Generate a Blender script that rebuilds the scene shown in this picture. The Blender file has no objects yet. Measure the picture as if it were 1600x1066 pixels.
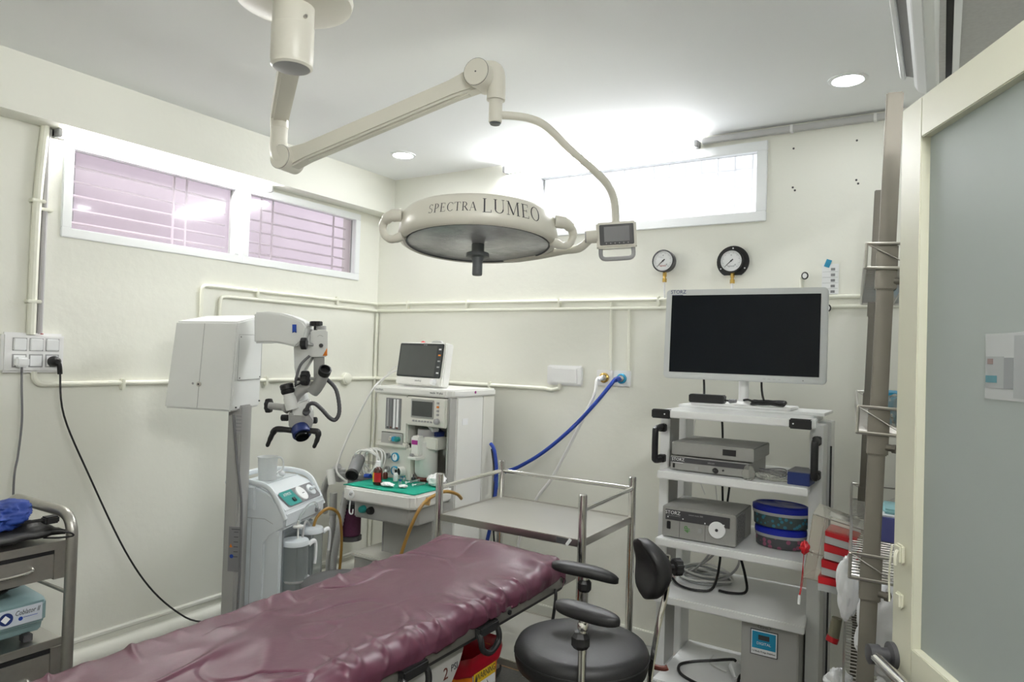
import bpy, bmesh, math, random
from mathutils import Vector, Matrix, noise
random.seed(7)
PI = math.pi
scene = bpy.context.scene
col = scene.collection
# ---------------------------------------------------------------- camera
F, YAW, PITCH, ROLL = 1077.0, -0.5584, 0.0191, 0.0309
CAM = Vector((3.2734, -3.4925, 1.5))
FW = Vector((math.sin(YAW)*math.cos(PITCH), math.cos(YAW)*math.cos(PITCH), math.sin(PITCH)))
_r = Vector((math.cos(YAW), -math.sin(YAW), 0)); _u = _r.cross(FW)
RT = _r*math.cos(ROLL) + _u*math.sin(ROLL); UP = _u*math.cos(ROLL) - _r*math.sin(ROLL)
cd = bpy.data.cameras.new('camera'); cam = bpy.data.objects.new('camera', cd); col.objects.link(cam)
cd.sensor_width = 36.0; cd.lens = F*36.0/1600.0; cd.clip_start = 0.02; cd.clip_end = 100
cam.matrix_world = Matrix(((RT.x, UP.x, -FW.x, CAM.x), (RT.y, UP.y, -FW.y, CAM.y), (RT.z, UP.z, -FW.z, CAM.z), (0, 0, 0, 1)))
scene.camera = cam
# ---------------------------------------------------------------- world, exposure
w = bpy.data.worlds.new('world'); scene.world = w; w.use_nodes = True
bg = w.node_tree.nodes['Background']; bg.inputs[0].default_value = (0.93, 0.97, 1.0, 1); bg.inputs[1].default_value = 2.2
vs = scene.view_settings
scene.display_settings.display_device = 'sRGB'
vs.view_transform = 'Standard'; vs.look = 'None'; vs.exposure = 0.19; vs.gamma = 1.0; vs.use_curve_mapping = False
scene.cycles.use_denoising = True
scene.cycles.max_bounces = 10; scene.cycles.diffuse_bounces = 6; scene.cycles.transparent_max_bounces = 16
TUBE_LEFT, TUBE_BACK, TUBE_NEAR, DOWN = 78.0, 142.0, 200.0, 60.0      # radiance of the lamps in the room
H = 2.6485

def at(px, py, x=None, y=None, z=None, d=None):
    """point of the room seen at a pixel, at a known wall, height or distance"""
    v = FW + RT*((px-800)/F) + UP*((533-py)/F)
    if x is not None: t = (x-CAM.x)/v.x
    elif y is not None: t = (y-CAM.y)/v.y
    elif z is not None: t = (z-CAM.z)/v.z
    else: t = d
    return CAM + v*t

# ---------------------------------------------------------------- materials
M = {}
def mat(name, c, rough=0.5, metal=0.0, var=0.04, scale=12.0, bump=0.0, bscale=60.0, trans=0.0, alpha=1.0, emit=0.0, ecol=None, coat=0.0, spec=0.5, stretch=None, ior=1.45):
    m = bpy.data.materials.new(name); m.use_nodes = True; nt = m.node_tree; N = nt.nodes; L = nt.links
    b = N['Principled BSDF']
    b.inputs['Roughness'].default_value = rough; b.inputs['Metallic'].default_value = metal
    b.inputs['Specular IOR Level'].default_value = spec; b.inputs['Coat Weight'].default_value = coat
    b.inputs['Transmission Weight'].default_value = trans; b.inputs['Alpha'].default_value = alpha; b.inputs['IOR'].default_value = ior
    tc = N.new('ShaderNodeTexCoord')
    src = tc.outputs['Object']
    if stretch:
        mp = N.new('ShaderNodeMapping'); mp.inputs['Scale'].default_value = stretch; L.new(src, mp.inputs['Vector']); src = mp.outputs['Vector']
    if var > 0:
        nz = N.new('ShaderNodeTexNoise'); nz.inputs['Scale'].default_value = scale; nz.inputs['Detail'].default_value = 4; L.new(src, nz.inputs['Vector'])
        mx = N.new('ShaderNodeMix'); mx.data_type = 'RGBA'
        mx.inputs['A'].default_value = (*[v*(1-var) for v in c[:3]], 1); mx.inputs['B'].default_value = (*[min(1, v*(1+var)) for v in c[:3]], 1)
        L.new(nz.outputs['Fac'], mx.inputs['Factor']); L.new(mx.outputs['Result'], b.inputs['Base Color'])
    else:
        b.inputs['Base Color'].default_value = (*c[:3], 1)
    if bump > 0:
        n2 = N.new('ShaderNodeTexNoise'); n2.inputs['Scale'].default_value = bscale; n2.inputs['Detail'].default_value = 5; L.new(src, n2.inputs['Vector'])
        bp = N.new('ShaderNodeBump'); bp.inputs['Strength'].default_value = bump; bp.inputs['Distance'].default_value = 0.01
        L.new(n2.outputs['Fac'], bp.inputs['Height']); L.new(bp.outputs['Normal'], b.inputs['Normal'])
    if emit > 0:
        b.inputs['Emission Color'].default_value = (*(ecol or c)[:3], 1); b.inputs['Emission Strength'].default_value = emit
    M[name] = m
    return m

def sheet_glass(name, tint, clear, frost, rough=0.25, smudge=0.0):
    """thin pane: part see-through, part frosted, with a faint reflection"""
    m = bpy.data.materials.new(name); m.use_nodes = True; nt = m.node_tree; N = nt.nodes; L = nt.links
    N.remove(N['Principled BSDF']); out = N['Material Output']
    tr = N.new('ShaderNodeBsdfTransparent'); tr.inputs[0].default_value = (*tint, 1)
    tl = N.new('ShaderNodeBsdfTranslucent'); tl.inputs[0].default_value = (*tint, 1)
    df = N.new('ShaderNodeBsdfDiffuse'); df.inputs[0].default_value = (*tint, 1)
    gl = N.new('ShaderNodeBsdfGlossy'); gl.inputs['Roughness'].default_value = rough
    m1 = N.new('ShaderNodeMixShader'); m1.inputs[0].default_value = 0.5; L.new(tl.outputs[0], m1.inputs[1]); L.new(df.outputs[0], m1.inputs[2])
    m2 = N.new('ShaderNodeMixShader'); L.new(tr.outputs[0], m2.inputs[1]); L.new(m1.outputs[0], m2.inputs[2])
    f = frost/(frost+clear)
    if smudge > 0:
        tc = N.new('ShaderNodeTexCoord'); nz = N.new('ShaderNodeTexNoise'); nz.inputs['Scale'].default_value = 9; nz.inputs['Detail'].default_value = 6
        L.new(tc.outputs['Object'], nz.inputs['Vector'])
        mr = N.new('ShaderNodeMapRange'); mr.inputs['To Min'].default_value = max(0, f-smudge); mr.inputs['To Max'].default_value = min(1, f+smudge)
        L.new(nz.outputs['Fac'], mr.inputs['Value']); L.new(mr.outputs['Result'], m2.inputs[0])
    else: m2.inputs[0].default_value = f
    m3 = N.new('ShaderNodeMixShader'); m3.inputs[0].default_value = 0.04; L.new(m2.outputs[0], m3.inputs[1]); L.new(gl.outputs[0], m3.inputs[2])
    L.new(m3.outputs[0], out.inputs[0]); M[name] = m
    return m

def marked(name, base, spots, scale, thr, rough=0.4):
    """plain material with small procedural spots of another colour"""
    m = mat(name, base, rough, var=0.0); nt = m.node_tree; N = nt.nodes; L = nt.links
    tc = N.new('ShaderNodeTexCoord'); vo = N.new('ShaderNodeTexVoronoi'); vo.inputs['Scale'].default_value = scale
    L.new(tc.outputs['Object'], vo.inputs['Vector'])
    ma = N.new('ShaderNodeMath'); ma.operation = 'LESS_THAN'; ma.inputs[1].default_value = thr; L.new(vo.outputs['Distance'], ma.inputs[0])
    mx = N.new('ShaderNodeMix'); mx.data_type = 'RGBA'; mx.inputs['A'].default_value = (*base, 1); mx.inputs['B'].default_value = (*spots, 1)
    L.new(ma.outputs[0], mx.inputs['Factor']); L.new(mx.outputs['Result'], N['Principled BSDF'].inputs['Base Color'])
    return m

mat('wall', (0.82, 0.82, 0.748), 0.55, var=0.025, scale=2.0, bump=0.12, bscale=25)
mat('ceiling', (0.92, 0.935, 0.945), 0.75, var=0.015, scale=3, bump=0.05, bscale=20)
mat('slab_grey', (0.52, 0.52, 0.51), 0.9, var=0.12, scale=60)
mat('trim', (0.82, 0.82, 0.76), 0.4, var=0.03, scale=6)
mat('white_frame', (0.86, 0.88, 0.89), 0.3, var=0.01)
mat('pipe', (0.84, 0.84, 0.74), 0.42, var=0.03, scale=30)
mat('trunking', (0.56, 0.56, 0.56), 0.5)
mat('conduit_grey', (0.42, 0.41, 0.42), 0.5)
mat('white_plastic', (0.86, 0.86, 0.86), 0.35, var=0.015)
mat('floor_grey', (0.33, 0.33, 0.31), 0.2, var=0.08, scale=30)
mat('floor_brown', (0.33, 0.17, 0.07), 0.3, var=0.15, scale=20)
mat('floor_dark', (0.05, 0.048, 0.045), 0.25, var=0.3, scale=80)
mat('steel', (0.60, 0.58, 0.55), 0.28, 1.0, var=0.08, scale=8, stretch=(1, 1, 30))
mat('steel_sheet', (0.60, 0.59, 0.57), 0.32, 1.0, var=0.05, scale=5, bump=0.02, bscale=300)
mat('chrome', (0.75, 0.74, 0.72), 0.12, 1.0, var=0.0)
mat('steel_dull', (0.205, 0.19, 0.163), 0.5, 0.5, var=0.1, scale=14)
mat('steel_brush', (0.40, 0.39, 0.36), 0.4, 0.85, var=0.1, scale=60)
mat('black', (0.012, 0.012, 0.013), 0.45, var=0.0)
mat('black_soft', (0.011, 0.011, 0.012), 0.5, var=0.1, bump=0.03, bscale=150)
mat('black_gloss', (0.006, 0.008, 0.010), 0.12, var=0.0)
mat('dark_grey', (0.06, 0.06, 0.065), 0.45)
mat('mid_grey', (0.21, 0.21, 0.22), 0.5)
mat('grey', (0.36, 0.36, 0.365), 0.5)
mat('lamp_cream', (0.71, 0.69, 0.615), 0.32, var=0.015)
mat('lamp_grey', (0.10, 0.11, 0.115), 0.45)
mat('scope_white', (0.76, 0.77, 0.76), 0.4, var=0.015)
mat('scope_grey', (0.36, 0.36, 0.35), 0.42, var=0.03)
mat('med_white', (0.80, 0.80, 0.77), 0.38, var=0.015)
mat('med_cream', (0.72, 0.715, 0.66), 0.42, var=0.02)
mat('med_grey', (0.40, 0.40, 0.385), 0.45, var=0.03)
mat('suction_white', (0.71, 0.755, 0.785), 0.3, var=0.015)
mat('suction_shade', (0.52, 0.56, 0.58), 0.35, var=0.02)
mat('laminate', (0.80, 0.81, 0.81), 0.28, var=0.015)
mat('monitor_grey', (0.58, 0.60, 0.60), 0.4, var=0.01)
mat('device_grey', (0.33, 0.33, 0.315), 0.45, 0.1, var=0.05, scale=60)
mat('violet_blue', (0.085, 0.095, 0.30), 0.4)
mat('navy', (0.015, 0.03, 0.14), 0.4)
mat('blue', (0.012, 0.05, 0.32), 0.4)
mat('hose_blue', (0.012, 0.045, 0.30), 0.4)
mat('lid_blue', (0.008, 0.018, 0.30), 0.3, var=0.05)
mat('cloth_blue', (0.005, 0.030, 0.20), 0.7, var=0.2, scale=20)
mat('teal', (0.02, 0.26, 0.24), 0.4)
mat('green_cloth', (0.0, 0.27, 0.18), 0.85, var=0.12, scale=40, bump=0.15, bscale=120)
mat('red', (0.45, 0.008, 0.015), 0.35)
mat('red_bag', (0.42, 0.006, 0.022), 0.28, var=0.25, scale=9)
mat('orange', (0.72, 0.20, 0.008), 0.35, var=0.05)
mat('yellow', (0.75, 0.50, 0.02), 0.45)
mat('magenta', (0.32, 0.02, 0.22), 0.45)
mat('cyan', (0.02, 0.28, 0.48), 0.45)
mat('amber', (0.05, 0.012, 0.006), 0.1, var=0.0, coat=0.4)
mat('amber_tube', (0.48, 0.27, 0.06), 0.3, trans=0.35, var=0.02)
mat('brass', (0.60, 0.40, 0.12), 0.25, 1.0, var=0.05)
mat('purple', (0.085, 0.026, 0.045), 0.40, var=0.16, scale=6, bump=0.16, bscale=16, spec=0.45)
mat('maroon_grain', (0.10, 0.025, 0.065), 0.8, var=0.5, scale=220)
mat('red_brown', (0.10, 0.02, 0.012), 0.35)
mat('paper', (0.85, 0.86, 0.87), 0.6, var=0.01)
mat('print_grey', (0.24, 0.24, 0.25), 0.7)
mat('print_dark', (0.05, 0.05, 0.055), 0.6, var=0.0)
mat('cotton', (0.88, 0.88, 0.88), 0.95, var=0.03, bump=0.4, bscale=60)
mat('tile_olive', (0.60, 0.60, 0.50), 0.38, var=0.02, scale=9)
mat('clear', (0.93, 0.95, 0.95), 0.06, trans=0.92, var=0.0, ior=1.2)
mat('jug_plastic', (0.86, 0.88, 0.88), 0.3, trans=0.55, var=0.0, ior=1.1)
mat('jar', (0.86, 0.90, 0.90), 0.1, trans=0.85, var=0.0, ior=1.12)
mat('hose_grey', (0.58, 0.58, 0.58), 0.4, trans=0.25, var=0.0, ior=1.1)
mat('cable_white', (0.74, 0.74, 0.72), 0.4)
mat('cable_grey', (0.16, 0.16, 0.17), 0.5)
mat('bag_white', (0.82, 0.83, 0.85), 0.3, var=0.05, scale=12, bump=0.2, bscale=18)
mat('bag_clear', (0.90, 0.90, 0.86), 0.10, trans=0.85, var=0.05, ior=1.08)
mat('acrylic', (0.95, 0.93, 0.86), 0.08, trans=0.85, var=0.0, ior=1.1)
mat('led', (1, 1, 1), 0.5, var=0.0, emit=TUBE_LEFT, ecol=(1.0, 0.99, 0.96))
mat('led_back', (1, 1, 1), 0.5, var=0.0, emit=TUBE_BACK, ecol=(0.98, 0.99, 1.0))
mat('led_near', (1, 1, 1), 0.5, var=0.0, emit=TUBE_NEAR, ecol=(0.99, 0.99, 0.98))
mat('downlight', (1, 1, 1), 0.5, var=0.0, emit=DOWN, ecol=(0.95, 0.98, 1.0))
mat('screen_grey', (0.035, 0.04, 0.042), 0.08, var=0.0)
mat('screen_mid', (0.07, 0.075, 0.072), 0.06, var=0.1)
mat('pink_wall', (0.56, 0.49, 0.53), 0.9, var=0.12, scale=2.2)
mat('bar_white', (0.80, 0.77, 0.79), 0.5)
mat('lens', (0.55, 0.56, 0.57), 0.22, 0.35, var=0.35, scale=14, bump=0.3, bscale=35)
mat('screen_big', (0.004, 0.006, 0.009), 0.3, var=0.0, spec=0.15)
marked('flower_print', (0.07, 0.075, 0.08), (0.30, 0.09, 0.16), 42, 0.35)
marked('blue_print', (0.06, 0.085, 0.085), (0.05, 0.20, 0.28), 55, 0.38)
marked('vent_holes', (0.17, 0.17, 0.165), (0.012, 0.012, 0.012), 130, 0.34)
marked('red_print', (0.80, 0.81, 0.83), (0.55, 0.05, 0.08), 60, 0.22)
sheet_glass('pane_pink', (0.88, 0.85, 0.88), 0.86, 0.10, 0.07, smudge=0.05)
sheet_glass('pane_white', (0.97, 0.98, 1.0), 0.55, 0.45)
sheet_glass('pane_frost', (0.62, 0.665, 0.655), 0.03, 0.97, 0.35)

# ---------------------------------------------------------------- mesh helpers
class MB:
    def __init__(s, m=None): s.v = []; s.f = []; s.m = m or Matrix()
    def add(s, vs, fs, m=None):
        o = len(s.v); mm = s.m @ m if m is not None else s.m
        s.v += [mm @ Vector(p) for p in vs]; s.f += [tuple(i+o for i in f) for f in fs]; return s
    def box(s, a, b, m=None):
        (x0, y0, z0), (x1, y1, z1) = a, b
        return s.add([(x0,y0,z0),(x1,y0,z0),(x1,y1,z0),(x0,y1,z0),(x0,y0,z1),(x1,y0,z1),(x1,y1,z1),(x0,y1,z1)],
                     [(0,3,2,1),(4,5,6,7),(0,1,5,4),(1,2,6,5),(2,3,7,6),(3,0,4,7)], m)
    def cbox(s, c, size, m=None):
        c = Vector(c); h = Vector(size)/2; return s.box(c-h, c+h, m)
    def hexa(s, pts): return s.add(pts, [(0,3,2,1),(4,5,6,7),(0,1,5,4),(1,2,6,5),(2,3,7,6),(3,0,4,7)])
    def lathe(s, prof, m=None, n=24, sx=1.0, sy=1.0):
        vs = []; fs = []; k = len(prof)
        for i in range(n):
            a = 2*PI*i/n
            for r, z in prof: vs.append((r*math.cos(a)*sx, r*math.sin(a)*sy, z))
        for i in range(n):
            j = (i+1) % n
            for q in range(k-1): fs.append((i*k+q, j*k+q, j*k+q+1, i*k+q+1))
        if prof[0][0] > 1e-6: fs.append(tuple(i*k for i in range(n))[::-1])
        if prof[-1][0] > 1e-6: fs.append(tuple(i*k+k-1 for i in range(n)))
        return s.add(vs, fs, m)
    def cyl(s, p0, p1, r, r2=None, n=16):
        p0, p1 = Vector(p0), Vector(p1); d = p1-p0
        m = Matrix.Translation(p0) @ d.to_track_quat('Z', 'Y').to_matrix().to_4x4()
        return s.lathe([(r, 0), (r if r2 is None else r2, d.length)], m, n)
    def turn(s, p0, axis, prof, n=24):
        m = Matrix.Translation(Vector(p0)) @ Vector(axis).to_track_quat('Z', 'Y').to_matrix().to_4x4()
        return s.lathe(prof, m, n)
    def tube(s, pts, r, n=8, sub=6, closed=False, ry=None, rib=0.0):
        P = [Vector(p) for p in pts]
        if sub > 1 and len(P) > 2:
            Q = []; L = len(P); rng = L if closed else L-1
            for i in range(rng):
                g = (lambda k: P[k % L]) if closed else (lambda k: P[min(max(k, 0), L-1)])
                p0, p1, p2, p3 = g(i-1), g(i), g(i+1), g(i+2)
                for t in range(sub):
                    u = t/sub
                    Q.append(0.5*((2*p1)+(p2-p0)*u+(2*p0-5*p1+4*p2-p3)*u*u+(3*p1-p0-3*p2+p3)*u**3))
            if not closed: Q.append(P[-1])
            P = Q
        L = len(P); T = []
        for i in range(L):
            a = P[(i-1) % L] if closed or i else P[0]; b = P[(i+1) % L] if closed or i < L-1 else P[-1]
            d = b-a; T.append(d.normalized() if d.length > 1e-9 else Vector((0, 0, 1)))
        nn = T[0].orthogonal().normalized(); vs = []; fs = []
        for i in range(L):
            nn = (nn - T[i]*nn.dot(T[i]))
            nn = nn.normalized() if nn.length > 1e-6 else T[i].orthogonal().normalized()
            bb = T[i].cross(nn); rr = r[min(i*len(r)//L, len(r)-1)] if isinstance(r, (list, tuple)) else r
            if rib: rr *= 1+rib*(i % 2)
            for k in range(n):
                a = 2*PI*k/n; vs.append(P[i]+nn*(rr*math.cos(a))+bb*((ry or rr)*math.sin(a)))
        for i in range(L if closed else L-1):
            j = (i+1) % L
            for k in range(n): q = (k+1) % n; fs.append((i*n+k, i*n+q, j*n+q, j*n+k))
        if not closed: fs.append(tuple(range(n))[::-1]); fs.append(tuple((L-1)*n+k for k in range(n)))
        return s.add(vs, fs)
    def prism(s, poly, h0, h1, m=None):
        n = len(poly); vs = [(x, y, h0) for x, y in poly]+[(x, y, h1) for x, y in poly]
        return s.add(vs, [tuple(range(n))[::-1], tuple(range(n, 2*n))]+[(i, (i+1) % n, n+(i+1) % n, n+i) for i in range(n)], m)
    def ball(s, c, r, n=16, k=10, m=None):
        r = (r, r, r) if not isinstance(r, (tuple, list)) else r
        vs = [(c[0], c[1], c[2]-r[2])]; fs = []
        for j in range(1, k):
            b = -PI/2+PI*j/k
            for i in range(n): a = 2*PI*i/n; vs.append((c[0]+r[0]*math.cos(a)*math.cos(b), c[1]+r[1]*math.sin(a)*math.cos(b), c[2]+r[2]*math.sin(b)))
        vs.append((c[0], c[1], c[2]+r[2])); t = len(vs)-1
        for i in range(n):
            q = (i+1) % n; fs.append((0, 1+q, 1+i)); fs.append((t, 1+(k-2)*n+i, 1+(k-2)*n+q))
            for j in range(k-2): a = 1+j*n; fs.append((a+i, a+q, a+n+q, a+n+i))
        return s.add(vs, fs, m)
    def lump(s, c, r, amp=0.25, freq=3.0, seed=0.0, n=40, k=24, flat=None, crease=1.0):
        """crumpled soft body; flat = height below which it is pressed onto its support"""
        o = len(s.v); mm, s.m = s.m, Matrix(); s.ball((0, 0, 0), 1.0, n, k); s.m = mm
        for i in range(o, len(s.v)):
            p = s.v[i].copy(); q = p*freq+Vector((seed, seed*1.7, -seed))
            d = 1+amp*(noise.noise(q)+crease*(0.5-abs(noise.noise(q*2.1)))*0.9)
            p = Vector((p.x*r[0]*d, p.y*r[1]*d, p.z*r[2]*d))+Vector(c)
            if flat is not None: p.z = max(p.z, flat)
            s.v[i] = mm @ p
        return s
    def build(s, name, m, parent=None, bev=0.0, smooth=35, kind=None, seg=2):
        me = bpy.data.meshes.new(name)
        vs = s.v
        if parent is not None: inv = ROOT[parent.name].inverted(); vs = [inv @ p for p in vs]
        me.from_pydata([tuple(p) for p in vs], [], s.f)
        b = bmesh.new(); b.from_mesh(me); bmesh.ops.recalc_face_normals(b, faces=b.faces)
        if bev > 0:
            ed = [e for e in b.edges if len(e.link_faces) == 2 and e.calc_face_angle(0) > 0.6]
            bmesh.ops.bevel(b, geom=ed, offset=bev, segments=seg, affect='EDGES', clamp_overlap=True)
        b.to_mesh(me); b.free()
        if smooth:
            me.shade_smooth(); me.set_sharp_from_angle(angle=math.radians(smooth))
        me.materials.append(M[m])
        o = bpy.data.objects.new(name, me); col.objects.link(o)
        if parent is not None: o.parent = parent; ROOT[o.name] = ROOT[parent.name]
        else: ROOT[o.name] = Matrix()
        if kind: o['kind'] = kind
        return o
ROOT = {}
def tag(o, label, cat, group=None):
    o['label'] = label; o['category'] = cat
    if group: o['group'] = group
    return o
def thing(name, label, cat, loc=(0, 0, 0), rotz=0.0, group=None, roty=0.0):
    o = bpy.data.objects.new(name, None); col.objects.link(o); o.empty_display_size = 0.05
    mw = Matrix.Translation(Vector(loc)) @ Matrix.Rotation(rotz, 4, 'Z') @ Matrix.Rotation(roty, 4, 'Y')
    o.matrix_world = mw; ROOT[o.name] = mw
    return tag(o, label, cat, group)
def struct(name, loc=(0, 0, 0)):
    o = bpy.data.objects.new(name, None); col.objects.link(o); o.location = loc; ROOT[o.name] = Matrix.Translation(Vector(loc)); o['kind'] = 'structure'; o.empty_display_size = 0.05
    return o
def dup(o, dx, parent):
    """another piece sharing the mesh of o, shifted by dx under the same parent"""
    c = o.copy(); col.objects.link(c); c.parent = parent; c.location = Vector(o.location)+Vector(dx); ROOT[c.name] = ROOT[parent.name]
    return c
def frame(o, x, z):
    """matrix whose X runs along x, Z along z"""
    x = Vector(x).normalized(); z = Vector(z); z = (z-x*z.dot(x)).normalized(); y = z.cross(x)
    return Matrix(((x.x, y.x, z.x, o[0]), (x.y, y.y, z.y, o[1]), (x.z, y.z, z.z, o[2]), (0, 0, 0, 1)))
def text(name, body, size, m4, material, parent, extrude=0.0004, ax='CENTER', sx=1.0, font_shear=0.0):
    cu = bpy.data.curves.new(name, 'FONT'); cu.body = body; cu.size = size; cu.align_x = ax; cu.align_y = 'CENTER'; cu.extrude = extrude; cu.resolution_u = 2; cu.shear = font_shear
    t = bpy.data.objects.new(name, cu); col.objects.link(t)
    me = bpy.data.meshes.new_from_object(t.evaluated_get(bpy.context.evaluated_depsgraph_get()))
    bpy.data.objects.remove(t); bpy.data.curves.remove(cu)
    mm = ROOT[parent.name].inverted() @ m4 @ Matrix.Diagonal((sx, 1, 1, 1))
    me.transform(mm); me.materials.clear(); me.materials.append(M[material]); me.name = name
    o = bpy.data.objects.new(name, me); col.objects.link(o); o.parent = parent; ROOT[o.name] = ROOT[parent.name]
    return o
def face_y(x, y, z): return Matrix.Translation((x, y, z)) @ Matrix.Rotation(PI/2, 4, 'X')             # reads from -y
def face_x(x, y, z): return Matrix.Translation((x, y, z)) @ Matrix.Rotation(PI/2, 4, 'Z') @ Matrix.Rotation(PI/2, 4, 'X')   # reads from +x
def plane_at(px, py, p0, n):
    v = FW + RT*((px-800)/F) + UP*((533-py)/F); n = Vector(n); return CAM + v*((Vector(p0)-CAM).dot(n)/v.dot(n))
# ================================================================ the setting
YN = -4.15; XR = 3.62          # near wall behind the camera, right wall
BX, ZB = 0.1264, 2.4084       # beam along the left wall
def wall_holes(axis, u0, u1, z0, z1, t, holes, mk):
    """wall with rectangular openings, as boxes around them"""
    us = sorted({u0, u1, *[h[0] for h in holes], *[h[1] for h in holes]})
    for a, b in zip(us[:-1], us[1:]):
        cut = [(h[2], h[3]) for h in holes if h[0] <= a+1e-6 and h[1] >= b-1e-6]; zs = z0
        for c0, c1 in sorted(cut): mk(a, b, zs, c0); zs = c1
        mk(a, b, zs, z1)
fl = struct('floor')
MB().box((-0.2, YN, -0.1), (XR+0.1, 0.2, 0.0)).build('floor_border', 'floor_grey', fl)
MB().box((0.66, YN+0.3, 0.0), (3.3, -0.66, 0.002)).build('floor_field', 'floor_dark', fl)
for a, b in (((0.63, YN+0.27, 0), (3.33, YN+0.30, 0.003)), ((0.63, -0.66, 0), (3.33, -0.63, 0.003)), ((0.63, YN+0.30, 0), (0.66, -0.66, 0.003)), ((3.30, YN+0.30, 0), (3.33, -0.66, 0.003))):
    MB().box(a, b).build('inlay_strip', 'floor_brown', fl)
wl = MB(); LW = [(-1.985, -1.115, 1.965, 2.376), (-1.085, -0.205, 1.965, 2.376)]
LW = [(-1.99, -0.195, 1.965, 2.376)]
wall_holes('x', YN, 0.15, 0.0, H, 0.15, LW, lambda a, b, c, d: wl.box((-0.15, a, c), (0, b, d)))
o = wl.build('wall_left', 'wall'); o['kind'] = 'structure'
wb = MB(); WB = (1.225, 2.522, 2.20, 2.572)
wall_holes('y', -0.15, XR+0.15, 0.0, H, 0.15, [WB], lambda a, b, c, d: wb.box((a, 0, c), (b, 0.15, d)))
o = wb.build('wall_back', 'wall'); o['kind'] = 'structure'; wallb = o
hole = MB().cyl((2.652, 0.0005, 2.529), (2.652, -0.0015, 2.529), 0.005, n=8).build('screw_hole', 'dark_grey', wallb)
for x, z in ((2.652, 2.341), (2.662, 2.326), (2.925, 2.53), (2.934, 2.33), (2.926, 2.347)): dup(hole, (x-2.652, 0, z-2.529), wallb)
o = MB().box((XR, YN, 0), (XR+0.12, 0.15, H)).build('wall_right', 'wall'); o['kind'] = 'structure'
o = MB().box((-0.15, YN-0.12, 0), (XR+0.12, YN, H)).build('wall_front', 'wall'); o['kind'] = 'structure'
ce = struct('ceiling')
MB().box((-0.15, YN-0.12, H), (3.245, 0.15, H+0.12)).build('ceiling_panel', 'ceiling', ce)
MB().box((3.31, YN-0.12, H), (XR+0.12, 0.15, H+0.12)).build('rough_slab', 'slab_grey', ce)
MB().box((3.245, YN-0.12, H+0.06), (3.31, 0.15, H+0.12)).build('slot', 'black', ce)
MB().box((3.245, YN, H), (3.266, 0.0, H+0.06)).build('slot_edge', 'slab_grey', ce)
MB().box((3.288, YN, H-0.004), (3.31, 0.0, H+0.06)).build('slot_trim', 'white_frame', ce)
o = MB().box((0, YN, ZB), (BX, 0, H)).build('trim_1', 'wall'); o['kind'] = 'structure'       # plastered beam
# skirting on the left wall: thin ledge over a thick rounded coving
def extrude_y(prof, y0, y1):
    n = len(prof); return MB().add([(x, y0, z) for x, z in prof]+[(x, y1, z) for x, z in prof],
        [tuple(range(n)), tuple(range(n, 2*n))[::-1]]+[(i, n+i, n+(i+1) % n, (i+1) % n) for i in range(n)])
bl = struct('baseboard_left')
extrude_y([(0, .145), (0.008, .145), (0.014, .150), (0.014, .162), (0.008, .168), (0, .168)], YN, 0).build('ledge', 'trim', bl, smooth=40)
arc = [(0.03*math.sin(a)*1.5, .068+.05*math.cos(a)) for a in [PI*k/10 for k in range(11)]]
extrude_y([(0, .118)]+arc[1:-1]+[(0.02, .018), (0.02, 0.0), (0, 0.0)], YN, 0).build('coving', 'trim', bl, smooth=60)
bb = struct('baseboard_back')
MB().box((0, -0.016, 0.0), (XR, 0, 0.075)).build('skirting', 'trim', bb, bev=0.004)
# ---------------------------------------------------------------- windows
def window(name, axis, u0, u1, z0, z1, mid, fw, pane, barsv, barsh, barm='bar_white'):
    """frame, panes and the iron grille outside; axis 'x' = in the left wall, 'y' = in the back wall"""
    w = struct(name)
    P = (lambda d, u, z: (-d, u, z)) if axis == 'x' else (lambda d, u, z: (u, d, z))
    def bx(a, b, d0, d1, nm, m, bev=0.0, parent=w):
        p, q = P(d0, a[0], a[1]), P(d1, b[0], b[1])
        return MB().box([min(i, j) for i, j in zip(p, q)], [max(i, j) for i, j in zip(p, q)]).build(nm, m, parent, bev)
    cuts = [u0]+mid+[u1]
    bx((u0-.012, z0-.012), (u1+.012, z0+fw*.55), -0.012, 0.03, 'window_frame', 'white_frame', 0.003)
    bx((u0-.012, z1-fw*.55), (u1+.012, z1+.012), -0.012, 0.03, 'window_frame', 'white_frame', 0.003)
    for i, c in enumerate(cuts):
        a, b = (c-.012, c+fw*.55) if i == 0 else ((c-fw*.55, c+.012) if i == len(cuts)-1 else (c-fw*.6, c+fw*.6))
        bx((a, z0+fw*.55), (b, z1-fw*.55), -0.012, 0.03, 'window_frame', 'white_frame', 0.003)
    for a, b in zip(cuts[:-1], cuts[1:]):
        e = fw*.62
        pa = bx((a+e, z0+e*.9), (b-e, z1-e*.9), 0.036, 0.040, 'pane', pane)
        for (p, q) in (((a+e-.012, z0+e*.9-.012), (b-e+.012, z0+e*.9)), ((a+e-.012, z1-e*.9), (b-e+.012, z1-e*.9+.012)), ((a+e-.012, z0+e*.9), (a+e, z1-e*.9)), ((b-e, z0+e*.9), (b-e+.012, z1-e*.9))):
            bx(p, q, 0.024, 0.034, 'gasket', 'grey', parent=pa)
    for u in barsv:
        a, b = P(0.11, u, z0), P(0.11, u, z1); MB().cyl(a, b, 0.006, n=8).build('grille_bar', barm, w)
    for z in barsh:
        a, b = P(0.12, u0, z), P(0.12, u1, z); MB().cyl(a, b, 0.006, n=8).build('grille_bar', barm, w)
    return w
w1 = window('window_1', 'x', -1.99, -1.11, 1.965, 2.376, [], 0.055, 'pane_pink', [-1.93, -1.42, -1.35], [2.04, 2.10, 2.165, 2.23, 2.30])
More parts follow.
